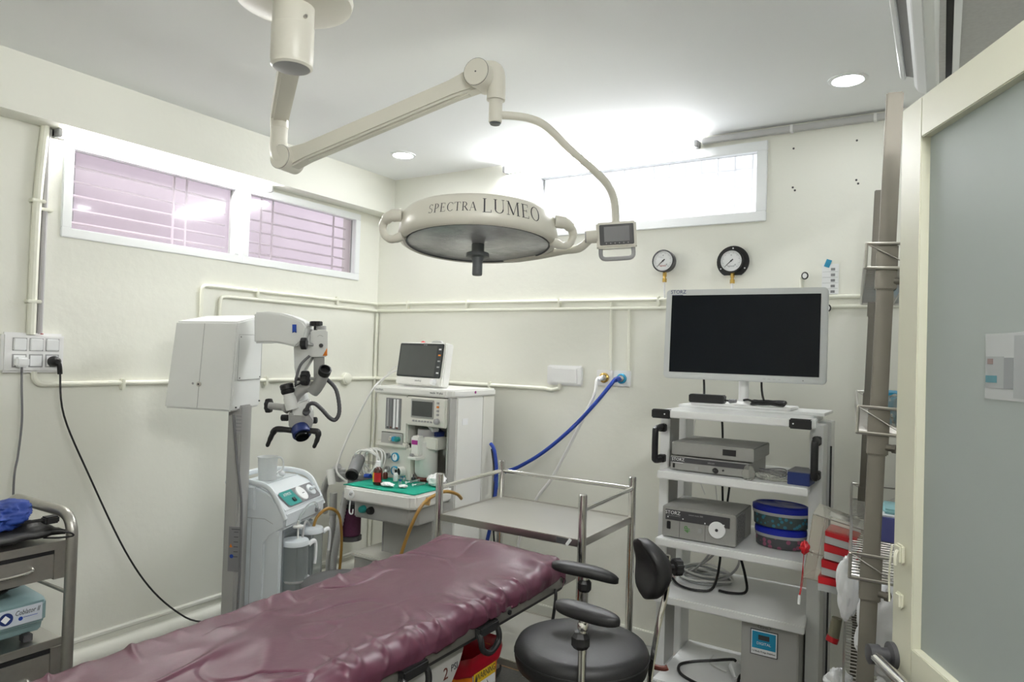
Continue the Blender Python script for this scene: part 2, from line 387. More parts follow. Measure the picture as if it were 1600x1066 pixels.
window('window_2', 'x', -1.076, -0.205, 1.965, 2.376, [], 0.055, 'pane_pink', [-0.88, -0.80, -0.32], [2.04, 2.10, 2.165, 2.23, 2.30])
MB().box((-.03, -1.115, 1.953), (.011, -1.071, 2.388)).build('mullion', 'white_frame', w1)
window('window_3', 'y', 1.225, 2.522, 2.20, 2.572, [], 0.068, 'pane_white', [1.30+.0875*k for k in range(14)], [2.30, 2.395, 2.49], 'bar_white')
# wall of the neighbouring building outside the left windows
nb = thing('neighbour_building', 'pink washed building wall seen outside the left windows', 'building', (-1.2, -1.2, 0))
MB().box((-1.3, -6.2, 0), (-1.1, 4.0, 8.0)).build('wall', 'pink_wall', nb)
MB().box((-1.1, -1.70, 2.2), (-1.06, -1.45, 2.6)).build('shutter', 'mid_grey', nb)
MB().box((-1.1, -1.66, 2.65), (-1.06, -1.48, 3.0)).build('shutter', 'red_brown', nb)
# ---------------------------------------------------------------- door leaf, standing open
E0 = Vector((3.185, -1.652, 0)); DU = Vector((0.4462, -0.8949, 0)); DN = Vector((-0.8949, -0.4462, 0))
DM = Matrix(((DU.x, DN.x, 0, E0.x), (DU.y, DN.y, 0, E0.y), (0, 0, 1, 0.0), (0, 0, 0, 1)))      # local: x along leaf, y towards the viewer
mat('door_paint', (0.66, 0.655, 0.53), 0.42, var=0.02, scale=9)
d = bpy.data.objects.new('door_1', None); col.objects.link(d); d.matrix_world = DM; ROOT[d.name] = DM; d['kind'] = 'structure'
def dbox(a, b, nm, m, bev=0.002, parent=None): return MB(DM).box(a, b).build(nm, m, parent or d, bev)
W_ = 0.86
dbox((0, -.028, .01), (.092, .0, 2.10), 'stile', 'door_paint'); dbox((W_-.092, -.028, .01), (W_, 0, 2.10), 'stile', 'door_paint')
dbox((.092, -.028, 2.008), (W_-.092, 0, 2.10), 'rail', 'door_paint'); dbox((.092, -.028, .775), (W_-.092, 0, .885), 'rail', 'door_paint'); dbox((.092, -.028, .01), (W_-.092, 0, .16), 'rail', 'door_paint')
dbox((.088, -.026, .881), (W_-.088, -.020, 2.012), 'pane', 'pane_frost', 0)
dbox((.088, -.026, .156), (W_-.088, -.020, .779), 'pane', 'door_paint', 0)
hd = MB(DM).tube([(.0, .045, .835), (W_-.1, .045, .835)], .0125, 12, 1).build('handle', 'chrome', d)
for u in (.012, W_-.1):
    MB(DM).turn((u, .0, .835), (0, 1, 0), [(.030, 0), (.030, .010), (.016, .014), (.016, .03), (.022, .032), (.022, .056), (.012, .058)], 20).build('handle_mount', 'dark_grey', hd)
la = dbox((.028, 0, 1.055), (.058, .012, 1.098), 'latch', 'door_paint', .004)
dbox((.030, 0, .955), (.056, .010, .99), 'latch_catch', 'door_paint', .004, la)
MB(DM).tube([(.022, .014, 1.09), (.016, .016, 1.02), (.018, .015, .96)], .0022, 6).build('latch_rod', 'door_paint', la)
MB(DM).tube([(.05, .014, 1.085), (.058, .022, 1.075), (.058, .022, 1.055)], .004, 6).build('latch_hook', 'door_paint', la)
# flat panel painted with the blurred view seen through the pane
pp = thing('view_backdrop', 'faded panel painted with the blurred view seen through the door glass', 'backdrop', DM @ Vector((.30, -.018, 1.44)))
def flat(a, b, nm, m, y=-.0192, t=.0006): return MB(DM).box((a[0], y, a[1]), (b[0], y+t, b[1])).build(nm, m, pp)
mat('muted', (0.44, 0.46, 0.46), 0.5); mat('muted_dark', (0.24, 0.255, 0.26), 0.5); mat('muted_mid', (0.34, 0.355, 0.36), 0.5); mat('muted_teal', (0.06, 0.20, 0.24), 0.5); mat('muted_brown', (0.24, 0.17, 0.16), 0.5)
flat((.315, 1.445), (.56, 1.565), 'sheet', 'muted')
flat((.317, 1.465), (.372, 1.523), 'colour_block', 'muted_mid', -.0186); flat((.372, 1.465), (.40, 1.521), 'colour_block', 'muted_dark', -.0186)
flat((.318, 1.475), (.352, 1.488), 'colour_block', 'muted_teal', -.018); flat((.323, 1.509), (.340, 1.519), 'colour_block', 'muted_brown', -.018)
flat((.400, 1.45), (.56, 1.56), 'colour_block', 'muted_mid', -.0188)
# ---------------------------------------------------------------- lamps of the room
def batten(name, label, p0, p1, out, led):
    """1.2 m LED batten on the wall: body, tube, end caps"""
    p0, p1, out = Vector(p0), Vector(p1), Vector(out)
    t = thing(name, label, 'light', p0); ax = (p1-p0).normalized(); Lg = (p1-p0).length
    m = frame(p0, ax, out)
    MB(m).box((0, -.016, .0), (Lg, .016, .022)).build('batten_body', 'white_plastic', t, .003)
    MB(m).tube([(.02, 0, .038), (Lg-.02, 0, .038)], .015, 14, 1).build('led_tube', led, t)
    for x in (0, Lg-.02): MB(m).box((x, -.018, .0), (x+.02, .018, .056)).build('end_cap', 'grey', t, .003)
batten('tube_light', 'LED tube light glaring over the two pink left windows', (0.0, -2.05, 2.391), (0.0, -0.93, 2.391), (1, 0, 0), 'led')
batten('tube_light', 'LED tube light glaring over the bright back window', (1.02, 0.0, 2.605), (2.2, 0.0, 2.605), (0, -1, 0), 'led_back')
batten('tube_light', 'LED tube light on the right wall above the open door', (XR, -3.5, 2.50), (XR, -2.3, 2.50), (-1, 0, 0), 'led_near')
def downlight(x, y, label):
    t = thing('recessed_downlight', label, 'light', (x, y, H), group='recessed ceiling downlights')
    MB().turn((x, y, H), (0, 0, -1), [(.075, 0), (.075, .004), (.060, .007), (.056, .003), (.056, 0)], 28).build('trim_ring', 'white_frame', t)
    MB().turn((x, y, H-.001), (0, 0, -1), [(.055, 0), (.055, .003)], 24).build('diffuser', 'downlight', t)
downlight(0.574, -0.44, 'round recessed downlight in the ceiling near the room corner')
downlight(2.933, -0.456, 'round recessed downlight in the ceiling near the steel rack')

# ================================================================ pipes and fittings on the walls
def pipe_run(name, label, pts, r, clips=(), mat_='pipe', sub=1, cat='pipe'):
    t = thing(name, label, cat, pts[0])
    MB().tube(pts, r, 10, sub).build('pipe', mat_, t)
    for c, ax in clips:
        c = Vector(c)
        if ax == 'y': MB().box((c.x-.001, c.y-.009, c.z-.03), (c.x+r*2.3, c.y+.009, c.z+.02)).build('clip', 'pipe', t, .003)
        elif ax == 'x': MB().box((c.x-.009, c.y-r*2.3, c.z-.03), (c.x+.009, c.y+.001, c.z+.02)).build('clip', 'pipe', t, .003)
        else: MB().box((c.x-.001, c.y-.03, c.z-.007), (c.x+r*2.3, c.y+.024, c.z+.007)).build('clip', 'pipe', t, .003)
    return t
g = 0.013
def bend(p, q, r_, s, k=5):
    """points of a quarter bend: corner s between p and q"""
    p, q, s = Vector(p), Vector(q), Vector(s); a = s+(p-s).normalized()*r_; b = s+(q-s).normalized()*r_
    return [a*(1-t)**2+s*(2*t*(1-t))+b*t*t for t in [i/k for i in range(k+1)]]
A_ = Vector((g, -1.322, 1.27)); B_ = Vector((g, -1.322, 1.808)); C_ = Vector((g, -g, 1.812)); D_ = Vector((XR-.01, -g, 1.812))
pipe_run('gas_pipe', 'upper cream gas pipe running round the corner above the machines', [A_]+bend(A_, C_, .03, B_)+bend(B_, D_, .02, C_)+[D_], .0095,
    [((0, -.98, 1.805), 'y'), ((0, -.38, 1.81), 'y'), ((.28, 0, 1.807), 'x'), ((.76, 0, 1.807), 'x'), ((1.41, 0, 1.808), 'x'), ((2.0, 0, 1.808), 'x')])
A_ = Vector((g, -1.212, 1.27)); B_ = Vector((g, -1.212, 1.762)); C_ = Vector((g, -g, 1.766)); D_ = Vector((XR-.01, -g, 1.768))
pipe_run('gas_pipe', 'lower of the two cream gas pipes running round the corner', [A_]+bend(A_, C_, .03, B_)+bend(B_, D_, .02, C_)+[D_], .0095)
pipe_run('conduit', 'cream conduit standing in the corner between left and back walls', [(.014, -.014, 1.75), (.014, -.014, .17)], .012)
sw0 = Vector((.013, -2.085, 1.365)); sw1 = Vector((.013, -2.085, 1.309)); sw2 = Vector((.013, -.28, 1.309))
pipe_run('conduit', 'cream conduit leaving the switch panel along the left wall', [sw0]+bend(sw0, sw2, .045, sw1)+[Vector((.013, -.31, 1.309))], .0115, [((0, -1.71, 1.309), 'y'), ((0, -.9, 1.309), 'y')])
pipe_run('conduit', 'cream conduit from the round junction box to the blank plate', [(.013, -.25, 1.309), (.013, -.02, 1.309)]+[(.03, -.013, 1.309), (1.33, -.013, 1.309), (1.38, -.013, 1.302), (1.425, -.013, 1.315), (1.428, -.013, 1.34)], .0115, [((.35, 0, 1.309), 'x'), ((.95, 0, 1.309), 'x')])
t = thing('junction_box', 'round cream junction box on the left wall conduit', 'junction box', (0, -.28, 1.309))
MB().turn((0, -.28, 1.309), (1, 0, 0), [(.038, 0), (.038, .026), (.034, .03)], 24).build('box', 'pipe', t); MB().turn((.03, -.28, 1.309), (1, 0, 0), [(.031, 0), (.031, .004), (.028, .006)], 24).build('cover', 'pipe', t)
pipe_run('conduit', 'thick white conduit climbing the left wall from the switch panel', [(.02, -2.105, 1.52), (.02, -2.104, 2.05), (.021, -2.085, 2.41)], .0175, [((0, -2.1, 1.66), 'z'), ((0, -2.1, 2.085), 'z')], sub=3)
pipe_run('conduit', 'thin grey conduit beside the thick white one on the left wall', [(.012, -2.07, 1.525), (.012, -2.07, 2.40)], .0115, [((0, -2.065, 2.055), 'z')], 'conduit_grey')
for x0, lab in ((1.733, 'cream drop pipe feeding the white gas outlet'), (1.838, 'cream drop pipe feeding the blue gas outlet')):
    pipe_run('drop_pipe', lab, [(x0, -.013, 1.80 if x0 < 1.8 else 1.76), (x0+.004, -.013, 1.43)], .0085)
t = thing('cable_trunking', 'grey cable trunking under the ceiling on the back wall', 'trunking', (2.2, 0, 2.62))
MB().box((2.215, -.03, 2.606), (3.12, 0, 2.634)).build('duct', 'trunking', t, .002)
for x in (2.645, 3.0): MB().box((x-.006, -.033, 2.602), (x+.006, 0, 2.638)).build('clip', 'white_plastic', t)
# gauges
def gauge(label, c, r, flange=0):
    x, z = c; t = thing('pressure_gauge', label, 'gauge', (x, 0, z))
    if flange:
        pts = [(flange*math.cos(a), flange*math.sin(a)) for a in [math.radians(-62+304*k/30-90+28) for k in range(31)]]
        pts = [(flange*math.cos(a), flange*math.sin(a)) for a in [math.radians(-58+296*k/30) for k in range(31)]]
        fm = Matrix.Translation((x, -.022, z)) @ Matrix.Rotation(PI/2, 4, 'X')
        fo = MB(fm).prism(pts, 0, .006).build('flange', 'black', t)
        for a in (90, 210, -30): MB().turn((x+flange*.85*math.cos(math.radians(a)), -.028, z+flange*.85*math.sin(math.radians(a))), (0, -1, 0), [(.004, 0), (.004, .001)], 10).build('screw', 'paper', fo)
    MB().turn((x, -.015, z), (0, -1, 0), [(r*1.0, 0), (r*1.0, .040), (r*1.04, .042), (r*1.04, .048), (r*.92, .049), (r*.92, .044)], 32).build('case', 'dark_grey' if not flange else 'black', t)
    di = MB().turn((x, -.059, z), (0, -1, 0), [(r*.93, 0), (r*.93, .001)], 32).build('dial', 'paper', t)
    sc = MB()
    for k in range(28):
        a = math.radians(-45+270*k/27); m = Matrix.Translation((x, -.0605, z)) @ Matrix.Rotation(PI/2, 4, 'X') @ Matrix.Rotation(a, 4, 'Z')
        sc.box((r*(.74 if k % 3 else .66), -.0006, 0), (r*.82, .0006, .0004), m)
    sc.build('scale_marks', 'print_grey', di, smooth=0, kind='stuff')
    m = Matrix.Translation((x, -.0615, z)) @ Matrix.Rotation(PI/2, 4, 'X') @ Matrix.Rotation(math.radians(222), 4, 'Z')
    MB(m).prism([(-r*.22, -.003), (-r*.22, .003), (r*.75, .0006), (r*.75, -.0006)], 0, .0008).build('needle', 'print_dark', di)
    MB().turn((x, -.061, z), (0, -1, 0), [(.004, 0), (.004, .003)], 12).build('hub', 'print_dark', di)
    for k, s in enumerate(('0', '4', '8')):
        a = math.radians((225, 90, -45)[k]); text('numeral', s, r*.2, face_y(x+r*.5*math.cos(a), -.0605, z+r*.5*math.sin(a)), 'print_grey', di)
    text('printed_unit', 'kg/cm2', r*.2, face_y(x, -.0605, z-r*.45), 'red' if not flange else 'print_grey', di)
    MB().cyl((x, -.03, z-r), (x, -.03, z-r-.022), .011, n=6).build('brass_nut', 'brass', t)
    MB().cyl((x, -.03, z-r-.022), (x, -.03, z-r-.033), .008, n=12).build('brass_neck', 'brass', t); MB().cyl((x, -.03, z-r-.033), (x, -.03, z-r-.052), .012, n=6).build('brass_nut', 'brass', t)
    MB().tube([(x, -.03, z-r-.05), (x, -.028, z-r-.09), (x, -.014, 1.815)], .0055, 8).build('capillary', 'paper', t)
gauge('smaller round pressure gauge with grey case on the back wall', (2.037, 2.008), .056)
gauge('larger pressure gauge with black screwed flange on the back wall', (2.385, 1.992), .056, .079)
# blank plate, gas outlets
t = thing('blank_plate', 'white blank cover plate on the back wall left of the hoses', 'cover plate', (1.458, 0, 1.39))
MB().box((1.345, -.018, 1.332), (1.571, 0, 1.446)).build('plate', 'white_plastic', t, .008); MB().box((1.375, -.023, 1.346), (1.54, -.016, 1.43)).build('insert', 'white_plastic', t, .003)
def outlet(label, x, z, ring):
    t = thing('gas_outlet', label, 'gas outlet', (x, 0, z))
    MB().box((x-.05, -.012, z-.043), (x+.05, 0, z+.043)).build('plate', 'white_plastic', t, .004)
    MB().turn((x, -.012, z), (0, -1, 0), [(.027, 0), (.027, .012), (.021, .016), (.021, .012)], 24).build('ring', ring, t)
    MB().turn((x, -.012, z), (0, -1, 0), [(.017, 0), (.017, .02), (.010, .022), (.010, .05)], 16).build('probe', 'steel', t)
outlet('gas outlet with brass ring holding the white hose', 1.705, 1.386, 'brass'); outlet('gas outlet with blue ring holding the blue hose', 1.807, 1.386, 'cyan')
# capped pipe stubs
for nm, x, z, zb in (('capped pipe stub with black ring above the big monitor', 2.722, 1.908, 1.815), ('capped pipe stub with black ring beside the big monitor', 2.822, 1.756, 1.70)):
    t = thing('pipe_stub', nm, 'pipe', (x, 0, z))
    MB().tube([(x-.018, -.012, zb), (x-.018, -.014, z-.015), (x-.012, -.03, z), (x-.004, -.05, z)], .009, 10).build('pipe', 'pipe', t)
    MB().tube([(x+.002+.013*math.cos(2*PI*k/14), -.055, z+.015*math.sin(2*PI*k/14)) for k in range(14)], .003, 6, 2, True).build('ring', 'black', t)
    MB().turn((x, -.05, z), (0, -1, 0), [(.012, 0), (.012, .006)], 16).build('cap', 'white_plastic', t)
# notices
t = thing('wall_notice', 'white printed notices held by blue tape beside the big monitor', 'notice', (2.82, 0, 1.9))
pa = MB().box((2.79, -.003, 1.825), (2.862, -.001, 1.965)).build('sheet', 'paper', t)
for k in range(5):
    z = 1.95-.026*k
    MB().box((2.793, -.0036, z-.022), (2.858, -.003, z-.0205)).build('printed_line', 'muted', pa); MB().box((2.828, -.0036, z-.016), (2.846, -.003, z-.004)).build('colour_block', 'print_grey', pa)
MB(Matrix.Translation((2.815, -.0045, 1.968)) @ Matrix.Rotation(.35, 4, 'Y')).box((-.012, 0, -.018), (.012, .001, .018)).build('tape', 'cyan', t)
# switch panel on the left wall
t = thing('switch_panel', 'white six-module switch and socket panel on the left wall', 'switch panel', (0, -2.09, 1.44))
MB().box((0, -2.212, 1.36), (.028, -1.975, 1.527)).build('plate', 'white_plastic', t, .010)
for i in range(3):
    for j in range(2):
        y = -2.172+.062*i; z = 1.385+.068*j; MB().box((.026, y, z), (.034 if j else .031, y+.048, z+.05)).build('switch' if j else 'socket', 'paper', t, .003); MB().box((.027, y-.0025, z-.0025), (.0288, y+.0505, z+.0525)).build('module_gap', 'grey', t)
MB().box((.027, -2.072, 1.522), (.0295, -2.062, 1.526)).build('indicator', 'red', t)
t = thing('plug', 'pale pink plug in the left socket with a grey cable', 'plug', (.03, -2.145, 1.40))
MB().box((.032, -2.170, 1.385), (.066, -2.122, 1.425)).build('body', 'paper', t, .007)
MB().tube([(.05, -2.146, 1.386), (.052, -2.144, 1.30), (.05, -2.137, 1.16), (.06, -2.15, 1.02), (.07, -2.165, .90), (.08, -2.16, .5), (.10, -2.2, .02)], .0045, 8).build('cable', 'cable_grey', t)
t = thing('plug', 'black round plug with a long black cable hanging to the floor', 'plug', (.03, -2.03, 1.41))
MB().turn((.032, -2.022, 1.408), (1, 0, 0), [(.022, 0), (.024, .012), (.018, .035), (.010, .042)], 18).build('body', 'black', t)
MB().tube([(.06, -2.022, 1.41), (.066, -2.012, 1.395), (.064, -2.006, 1.355)], .010, 8).build('strain_relief', 'black', t)
MB().tube([(.064, -2.006, 1.36)]+[at(*p) if False else at(p[0], p[1], x=p[2]) for p in ((100, 650, .07), (140, 745, .09), (195, 860, .13), (240, 925, .17), (290, 965, .26), (332, 979, .36))]+[Vector((.46, -1.43, .05)), Vector((.5, -1.42, .02))], .0042, 8).build('cable', 'black', t)
# ================================================================ ceiling unit at the right
t = thing('air_conditioner', 'white rounded air conditioner body hung under the ceiling at right', 'air conditioner', (3.22, -1.6, 2.5))
extrude_y([(3.148, 2.40), (3.152, 2.386), (3.163, 2.382), (3.166, 2.392), (3.186, 2.392), (3.188, 2.36), (3.198, 2.340), (3.222, 2.328), (3.244, 2.338), (3.250, 2.37), (3.250, H), (3.148, H)], -2.35, -1.07).build('housing', 'white_frame', t, .002)
extrude_y([(3.166, 2.388), (3.186, 2.380), (3.187, 2.384), (3.167, 2.392)], -2.34, -1.09).build('louver', 'grey', t)
# ================================================================ surgical lamp
lc = Vector((1.754, -1.328, 1.972))       # centre of the lamp head
t = thing('surgical_lamp', 'cream ceiling-hung surgical lamp with jointed arm and lettered dome', 'surgical lamp', (1.46, -2.0, H))
cc = Vector((1.452, -1.99, H))
MB().turn(cc, (0, 0, -1), [(.19, 0), (.185, .018), (.15, .030), (.09, .034)], 40).build('ceiling_canopy', 'lamp_cream', t)
co = MB().turn(cc-Vector((0, 0, .034)), (0, 0, -1), [(.066, 0), (.066, .065), (.0655, .067), (.068, .068), (.068, .178), (.067, .180), (.067, .196), (.060, .202)], 36).build('column', 'lamp_cream', t)
MB().turn(cc-Vector((0, 0, .236)), (0, 0, -1), [(.058, 0), (.05, .003)], 30).build('column_cap', 'grey', co)
for s in (-1, 1): MB().cyl(cc+Vector((s*.066, -.01, -.085)), cc+Vector((s*.076, -.012, -.085)), .006, n=8).build('screw', 'steel', co)
e1 = Vector((.985, -1.655, 2.352))        # elbow end of the first arm
a1 = Vector((cc.x, cc.y, 2.475)); dv = (Vector((e1.x, e1.y, 2.40))-a1)
m = frame(a1, (e1.x-a1.x, e1.y-a1.y, -.03), (0, 0, 1)); Lg = (Vector((e1.x, e1.y, a1.z-.03))-a1).length
MB(m).box((-.02, -.034, -.04), (Lg, .034, .04)).build('first_arm', 'lamp_cream', t, .010)
ez = 2.43
MB().turn((e1.x, e1.y, ez+.05), (0, 0, -1), [(.034, 0), (.036, .03), (.036, .095), (.0355, .096), (.034, .098), (.034, .17)], 24).build('elbow', 'lamp_cream', t)
MB().tube([(e1.x, e1.y, ez-.11), (e1.x+.012, e1.y+.0, ez-.165), (e1.x+.045, e1.y+.01, ez-.185)], .036, 16).build('elbow_bend', 'lamp_cream', t)
s0 = Vector((1.015, -1.625, 2.258)); s1 = Vector((1.872, -1.50, 2.480)); sd = (s1-s0).normalized(); side = sd.cross(Vector((0, 0, 1))).normalized(); upv = side.cross(sd)
m = Matrix(((sd.x, side.x, upv.x, s0.x), (sd.y, side.y, upv.y, s0.y), (sd.z, side.z, upv.z, s0.z), (0, 0, 0, 1))); Lg = (s1-s0).length
MB(m).prism([(0, -.044), (.10, -.036), (Lg-.12, -.036), (Lg, -.044), (Lg+.02, .0), (Lg, .044), (Lg-.12, .03), (.10, .03), (0, .044), (-.02, 0)], -.03, .03, Matrix.Rotation(PI/2, 4, 'X')).build('spring_arm', 'lamp_cream', t, .008)
MB(m).box((.1, -.012, -.042), (Lg-.06, .012, -.034)).build('arm_cable_cover', 'lamp_cream', t, .003)
for p in (s0, s1):
    q = MB().turn(p-side*-.0, side, [(.048, -.04), (.048, .054), (.045, .058)], 28).build('arm_joint', 'lamp_cream', t)
    MB().turn(p+side*.058, side, [(.003, 0), (.003, .001)], 8).build('joint_screw', 'dark_grey', q)
    MB().tube([p+side*.0545+(sd*math.cos(2*PI*k/28)+upv*math.sin(2*PI*k/28))*.0475 for k in range(28)], .0009, 5, 1, True).build('joint_line', 'dark_grey', q)
k0 = s1+Vector((.045, .025, -.01)); k1 = at(774, 184, d=2.45)
MB().tube([s1+Vector((.0, .01, .03)), s1+Vector((.035, .022, .022)), Vector((k1.x, k1.y, s1.z-.02)), Vector((k1.x, k1.y, s1.z-.08))], .033, 16).build('knuckle', 'lamp_cream', t)
kk = MB().turn(Vector((k1.x, k1.y, s1.z-.02)), (0, 0, -1), [(.022, 0), (.022, .05), (.024, .052), (.024, .138), (.022, .14)], 20).build('yoke_hub', 'lamp_cream', t)
MB().turn(Vector((k1.x, k1.y, s1.z-.161)), (0, 0, -1), [(.021, 0), (.017, .006)], 20).build('hub_cap', 'lamp_grey', kk)
yz = s1.z-.133
pts = [Vector((k1.x, k1.y, yz))]+[at(*p[:2], d=p[2]) for p in ((800, 181, 2.46), (830, 186, 2.47), (855, 199, 2.49), (890, 233, 2.51), (930, 268, 2.54), (950, 290, 2.56), (960, 315, 2.58), (962, 348, 2.59))]
MB().tube(pts, .0145, 12, 5).build('yoke_tube', 'lamp_cream', t)
pc = at(963, 368, d=2.58); pd = (CAM-pc); pd.z = 0; pd.normalize()
m = frame(pc, Vector((-pd.y, pd.x, 0)), Vector((0, 0, 1)))      # local x right, y = away from the viewer
m = Matrix(((-pd.y, -pd.x, 0, pc.x), (pd.x, -pd.y, 0, pc.y), (0, 0, 1, pc.z), (0, 0, 0, 1))) @ Matrix.Rotation(math.radians(-4), 4, 'Y')
cb = MB(m).box((-.074, -.02, -.049), (.074, .03, .049)).build('control_box', 'lamp_cream', t, .006)
MB(m).box((-.062, -.023, -.038), (.064, -.019, .039)).build('control_panel', 'dark_grey', cb, .002)
MB(m).box((-.045, -.0245, -.026), (.048, -.0225, .030)).build('control_screen', 'mid_grey', cb)
for k in range(6): MB(m).turn((-.038+.016*k, -.023, -.032), (0, -1, 0), [(.0025, 0), (.0025, .0012)], 8).build('button', 'grey', cb)
MB(m).tube([(-.06, 0, -.048), (-.06, -.004, -.075), (-.05, -.006, -.086), (-.03, -.006, -.088), (.03, -.006, -.088), (.05, -.006, -.086), (.06, -.004, -.075), (.06, 0, -.048)], .008, 10, 3).build('control_handle', 'grey', cb)
hb = at(921, 372, d=2.60)
MB().cyl(m @ Vector((-.07, 0, 0)), m @ Vector((-.112, 0, 0)), .024, n=20).build('tilt_hub', 'lamp_cream', t)
MB().cyl(m @ Vector((-.112, 0, 0)), m @ Vector((-.116, 0, 0)), .022, n=20).build('tilt_cap', 'grey', t)
la = [m @ Vector((-.095, .0, -.005)), at(905, 388, d=2.63), at(880, 392, d=2.70), at(840, 400, d=2.80), at(800, 405, d=2.88), at(765, 404, d=2.95), at(745, 390, d=2.96), at(740, 350, d=2.88)]
MB().tube(la, .0155, 12, 5).build('lamp_arm', 'lamp_cream', t)
# the dome: tilted towards the viewer
tv = (CAM-lc); tv.z = 0; tv.normalize(); th = math.radians(6.0)
zax = Vector((0, 0, 1))*math.cos(th)-tv*math.sin(th)*-1
zax = (Vector((0, 0, 1))*math.cos(th)+(-tv)*math.sin(th)).normalized()
zax = (zax + RT*0.0).normalized()
yax = (-tv - zax*(-tv).dot(zax)).normalized(); xax = yax.cross(zax)
LM = Matrix(((xax.x, yax.x, zax.x, lc.x), (xax.y, yax.y, zax.y, lc.y), (xax.z, yax.z, zax.z, lc.z), (0, 0, 0, 1)))
R0, R1, Z0, Z1 = .306, .294, -.034, .034
dome = MB(LM).lathe([(.268, -.052), (.284, -.062), (.297, -.056), (R0, Z0), (R1+.001, Z1), (.282, .050), (.24, .062), (.12, .074), (0, .078)], n=64).build('dome', 'lamp_cream', t, smooth=50)
MB(LM).lathe([(0, -.048), (.272, -.048), (.272, -.054), (.268, -.056), (0, -.056)], n=56).build('lens', 'lens', dome, smooth=30)
MB(LM).tube([(.272*math.cos(2*PI*k/48), .272*math.sin(2*PI*k/48), -.0565) for k in range(48)], .0035, 6, 1, True).build('lens_ring', 'dark_grey', dome)
MB(LM).lathe([(.024, -.056), (.024, -.09), (.044, -.092), (.044, -.106), (.024, -.109), (.022, -.118), (.019, -.13), (.0195, -.172), (.018, -.176), (0, -.176)], n=24).build('focus_handle', 'lamp_grey', t, smooth=30)
for s in (-1, 1):
    MB(LM).tube([(s*.284, -.09, .020), (s*.325, -.085, .016), (s*.352, -.06, .0), (s*.358, -.05, -.025), (s*.345, -.05, -.052), (s*.318, -.065, -.066), (s*.275, -.085, -.056)], [.024, .021, .016, .014, .014, .015, .018], 12, 5).build('grab_handle', 'lamp_cream', t)
# serif lettering, drawn stroke by stroke
def ring(cx, cy, rx, ry, tk, tn, a0=0, a1=360, k=22):
    out = []
    for i in range(k):
        p = []
        for a in (a0+(a1-a0)*i/k, a0+(a1-a0)*(i+1)/k):
            c, s_ = math.cos(math.radians(a)), math.sin(math.radians(a)); w_ = tn+(tk-tn)*abs(c)
            p += [(cx+(rx)*c, cy+(ry)*s_), (cx+(rx-w_)*c, cy+(ry-w_*.8-tn*.2)*s_)]
        out.append([p[0], p[2], p[3], p[1]])
    return out
def bar(x0, y0, x1, y1, w_):
    dx, dy = x1-x0, y1-y0; l = math.hypot(dx, dy); nx, ny = -dy/l*w_/2, dx/l*w_/2
    return [[(x0+nx, y0+ny), (x1+nx, y1+ny), (x1-nx, y1-ny), (x0-nx, y0-ny)]]
TK, TN = .10, .038
def ser(x, y, w_=.24): return bar(x-w_/2, y, x+w_/2, y, TN)
GL = {
 'L': (.66, bar(.17, 0, .17, 1, TK)+ser(.17, .98)+bar(.05, .02, .6, .02, TN)+bar(.6, .0, .6, .2, TN)),
 'U': (.82, bar(.16, .28, .16, 1, TK)+ser(.16, .98)+bar(.68, .28, .68, 1, TN)+ser(.68, .98, .2)+ring(.41, .30, .30, .30, TK*.8, TN, 180, 360, 12)),
 'M': (1.02, bar(.14, 0, .16, 1, TN)+ser(.14, .02, .2)+bar(.16, 1, .5, .04, TK)+bar(.5, .04, .82, 1, TN)+bar(.84, 0, .84, 1, TK)+ser(.86, .02)+ser(.88, .98, .18)+ser(.12, .98, .18)),
 'E': (.70, bar(.17, 0, .17, 1, TK)+bar(.05, .02, .6, .02, TN)+bar(.05, .98, .56, .98, TN)+bar(.2, .52, .46, .52, TN)+bar(.6, .0, .6, .2, TN)+bar(.56, .8, .56, 1, TN)+bar(.46, .42, .46, .62, TN)),
 'O': (.92, ring(.45, .5, .40, .51, TK, TN, 0, 360, 28)),
 'S': (.60, ring(.28, .74, .21, .26, TK*.7, TN, 30, 270, 14)+ring(.28, .26, .22, .26, TK*.7, TN, -150, 90, 14)+bar(.46, .84, .48, .98, TN)+bar(.08, .02, .08, .18, TN)),
 'P': (.66, bar(.17, 0, .17, 1, TK)+ser(.17, .02)+bar(.05, .98, .3, .98, TN)+bar(.17, .46, .3, .46, TN)+ring(.30, .72, .27, .28, TK, TN, -90, 90, 12)),
 'C': (.74, ring(.42, .5, .36, .51, TK, TN, 50, 310, 22)+bar(.68, .72, .68, .96, TN)+bar(.66, .1, .68, .2, TN)),
 'T': (.72, bar(.36, 0, .36, 1, TK)+ser(.36, .02)+bar(.05, .98, .67, .98, TN)+bar(.05, .8, .05, 1, TN)+bar(.67, .8, .67, 1, TN)),
 'R': (.72, bar(.17, 0, .17, 1, TK)+ser(.17, .02)+bar(.05, .98, .3, .98, TN)+bar(.17, .48, .3, .48, TN)+ring(.30, .73, .27, .27, TK, TN, -90, 90, 12)+bar(.34, .48, .64, .02, TK)+ser(.66, .02, .12)),
 'A': (.78, bar(.10, 0, .38, 1, TN)+bar(.38, 1, .68, 0, TK)+ser(.10, .02, .18)+ser(.68, .02, .2)+bar(.2, .36, .56, .36, TN)),
}
def lettering(word, size, ang0, zc):
    b = MB(); x = 0.0
    for ch in word:
        w_, polys = GL[ch]
        for poly in polys:
            vs = []
            for (px_, py_) in poly:
                zz = zc+(py_-.5)*size; rr = R0+(R1-R0)*(zz-Z0)/(Z1-Z0)+.0012; a = ang0+(x+px_)*size*1.04/R0
                vs.append(LM @ Vector((rr*math.sin(a), -rr*math.cos(a), zz)))
            b.add(vs, [tuple(range(len(vs)))])
        x += w_+.06
    b.build('lettering', 'print_dark', dome, smooth=0, kind='stuff')
    return x*size*1.04/R0
